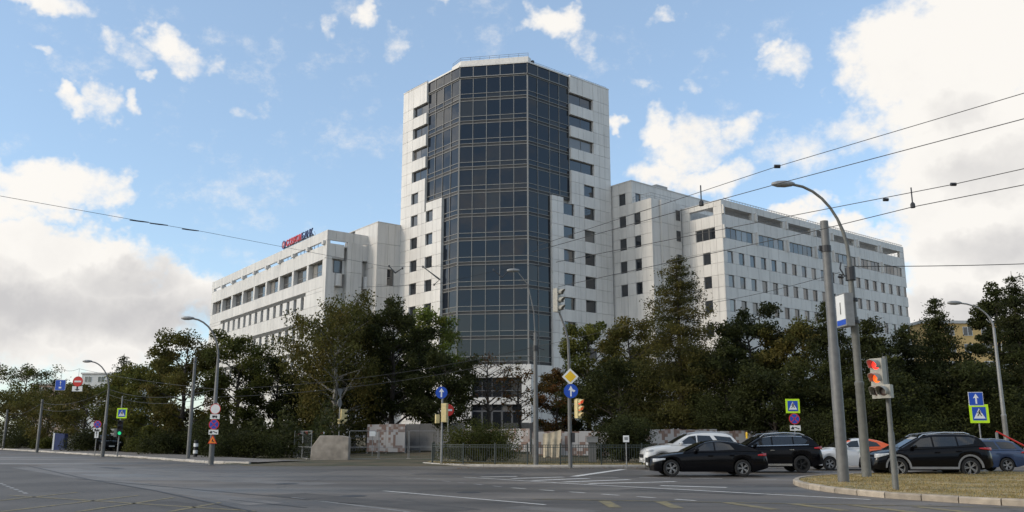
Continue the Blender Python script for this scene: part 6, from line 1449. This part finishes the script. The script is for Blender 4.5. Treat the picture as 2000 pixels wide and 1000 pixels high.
Y = 43.4; xl = car_x(1576, Y); L = 4.4
make_car('white and orange hatchback with a mint stripe behind the poles', (xl + L / 2, Y, 0), R(1), L, 1.76,
   [(0, .5), (.05, .72), (.25, .86), (.8, .95), (1.3, 1.0), (2.2, 1.03), (3.2, 1.06), (3.9, 1.06), (4.2, 1.02), (4.35, .9), (4.4, .6)],
   [(1.05, .98), (1.5, 1.22), (1.9, 1.42), (2.4, 1.49), (2.9, 1.48), (3.4, 1.39), (3.8, 1.22), (4.12, 1.05)],
   [[(1.5, 1.08), (2.3, 1.09), (2.3, 1.40), (1.95, 1.36)], [(2.36, 1.09), (3.35, 1.13), (3.2, 1.30), (2.85, 1.39), (2.36, 1.41)]], .82, 3.42, .31, M_CWHT, sill=.22, tail=(4.0, 4.36, .9, 1.02, .02), head=(.1, .5, .66, .8, .05),
   livery=(lambda x, z: 2 if x > 3.0 - (z - .5) * .9 and x < 4.15 else (3 if 2.15 < x - (z - .7) * 1.2 < 2.45 and .55 < z < .95 else 0), [M_CORG, M_CGRN], lambda x, z: 2 if (x > 2.7 or (z > 1.1 and x < 1.95)) and z < 1.47 else 0))
Y = 36.0; xr = car_x(1921, Y); L = 4.75
make_car('black hatchback with grey wheel-arch trim behind the red traffic light', (xr - L / 2, Y, 0), R(-1), L, 1.86,
   [(0, .52), (.05, .78), (.3, .94), (.8, 1.03), (1.35, 1.09), (2.2, 1.12), (3.3, 1.17), (4.1, 1.22), (4.45, 1.20), (4.64, 1.06), (4.72, .92), (4.75, .6)],
   [(1.0, 1.06), (1.5, 1.33), (1.95, 1.56), (2.4, 1.66), (3.2, 1.69), (3.9, 1.68), (4.3, 1.60), (4.5, 1.24)],
   [[(1.5, 1.18), (2.38, 1.19), (2.38, 1.56), (1.98, 1.50)], [(2.45, 1.19), (3.35, 1.22), (3.35, 1.58), (2.45, 1.575)], [(3.41, 1.23), (4.0, 1.30), (4.12, 1.50), (3.9, 1.57), (3.41, 1.58)]], .95, 3.78, .385, M_CBLK, sill=.28, tail=(4.18, 4.70, 1.06, 1.18, -.02), head=(.1, .6, .80, .96, .08), rails=[(1.95, .0), (2.15, .06), (3.0, .07), (3.8, .065), (4.0, .02)], sillmat=M_PLAST, archmat=M_PLAST)
Y = 41.2; xr = car_x(1992, Y); L = 4.45
make_car('dark blue estate car at the right edge of the queue', (xr - L / 2, Y, 0), R(-2), L, 1.72,
   [(0, .5), (.05, .70), (.3, .82), (.9, .90), (1.35, .94), (2.3, .97), (3.3, .99), (4.0, 1.0), (4.25, .95), (4.4, .8), (4.45, .55)],
   [(1.1, .92), (1.55, 1.16), (1.95, 1.35), (2.4, 1.43), (3.3, 1.445), (3.8, 1.40), (4.0, 1.30), (4.28, .97)],
   [[(1.5, 1.01), (2.3, 1.02), (2.3, 1.35), (1.93, 1.29)], [(2.36, 1.02), (3.15, 1.03), (3.0, 1.36), (2.36, 1.36)], [(3.25, 1.04), (3.95, 1.05), (3.82, 1.28), (3.62, 1.34), (3.1, 1.355)]], .85, 3.44, .315, M_CBLU, sill=.22, tail=(4.1, 4.43, .82, .95, .02), head=(.1, .5, .62, .76, .05), rails=[(2.0, .0), (2.2, .05), (3.0, .05), (3.6, .01)])
xp = car_x(185, 88)
pkc = make_car('dark parked car half hidden behind the left pavement signs', (xp, 90, .15), R(128), 4.5, 1.8,
   [(0, .5), (.05, .78), (.3, .94), (.8, 1.03), (1.35, 1.09), (2.2, 1.12), (3.3, 1.17), (4.1, 1.18), (4.4, 1.0), (4.5, .6)], [(1.0, 1.06), (1.5, 1.33), (1.95, 1.55), (2.4, 1.6), (3.6, 1.6), (4.0, 1.5), (4.3, 1.18)],
   [[(1.5, 1.18), (2.38, 1.19), (2.38, 1.5), (1.98, 1.46)], [(2.45, 1.19), (3.6, 1.22), (3.4, 1.5), (2.45, 1.51)]], .9, 3.6, .34, M_CBLK, sill=.26, tail=(4.1, 4.45, 1.0, 1.12, 0), head=(.1, .5, .8, .93, .04))
pkc['group'] = 'cars parked on the left pavement'
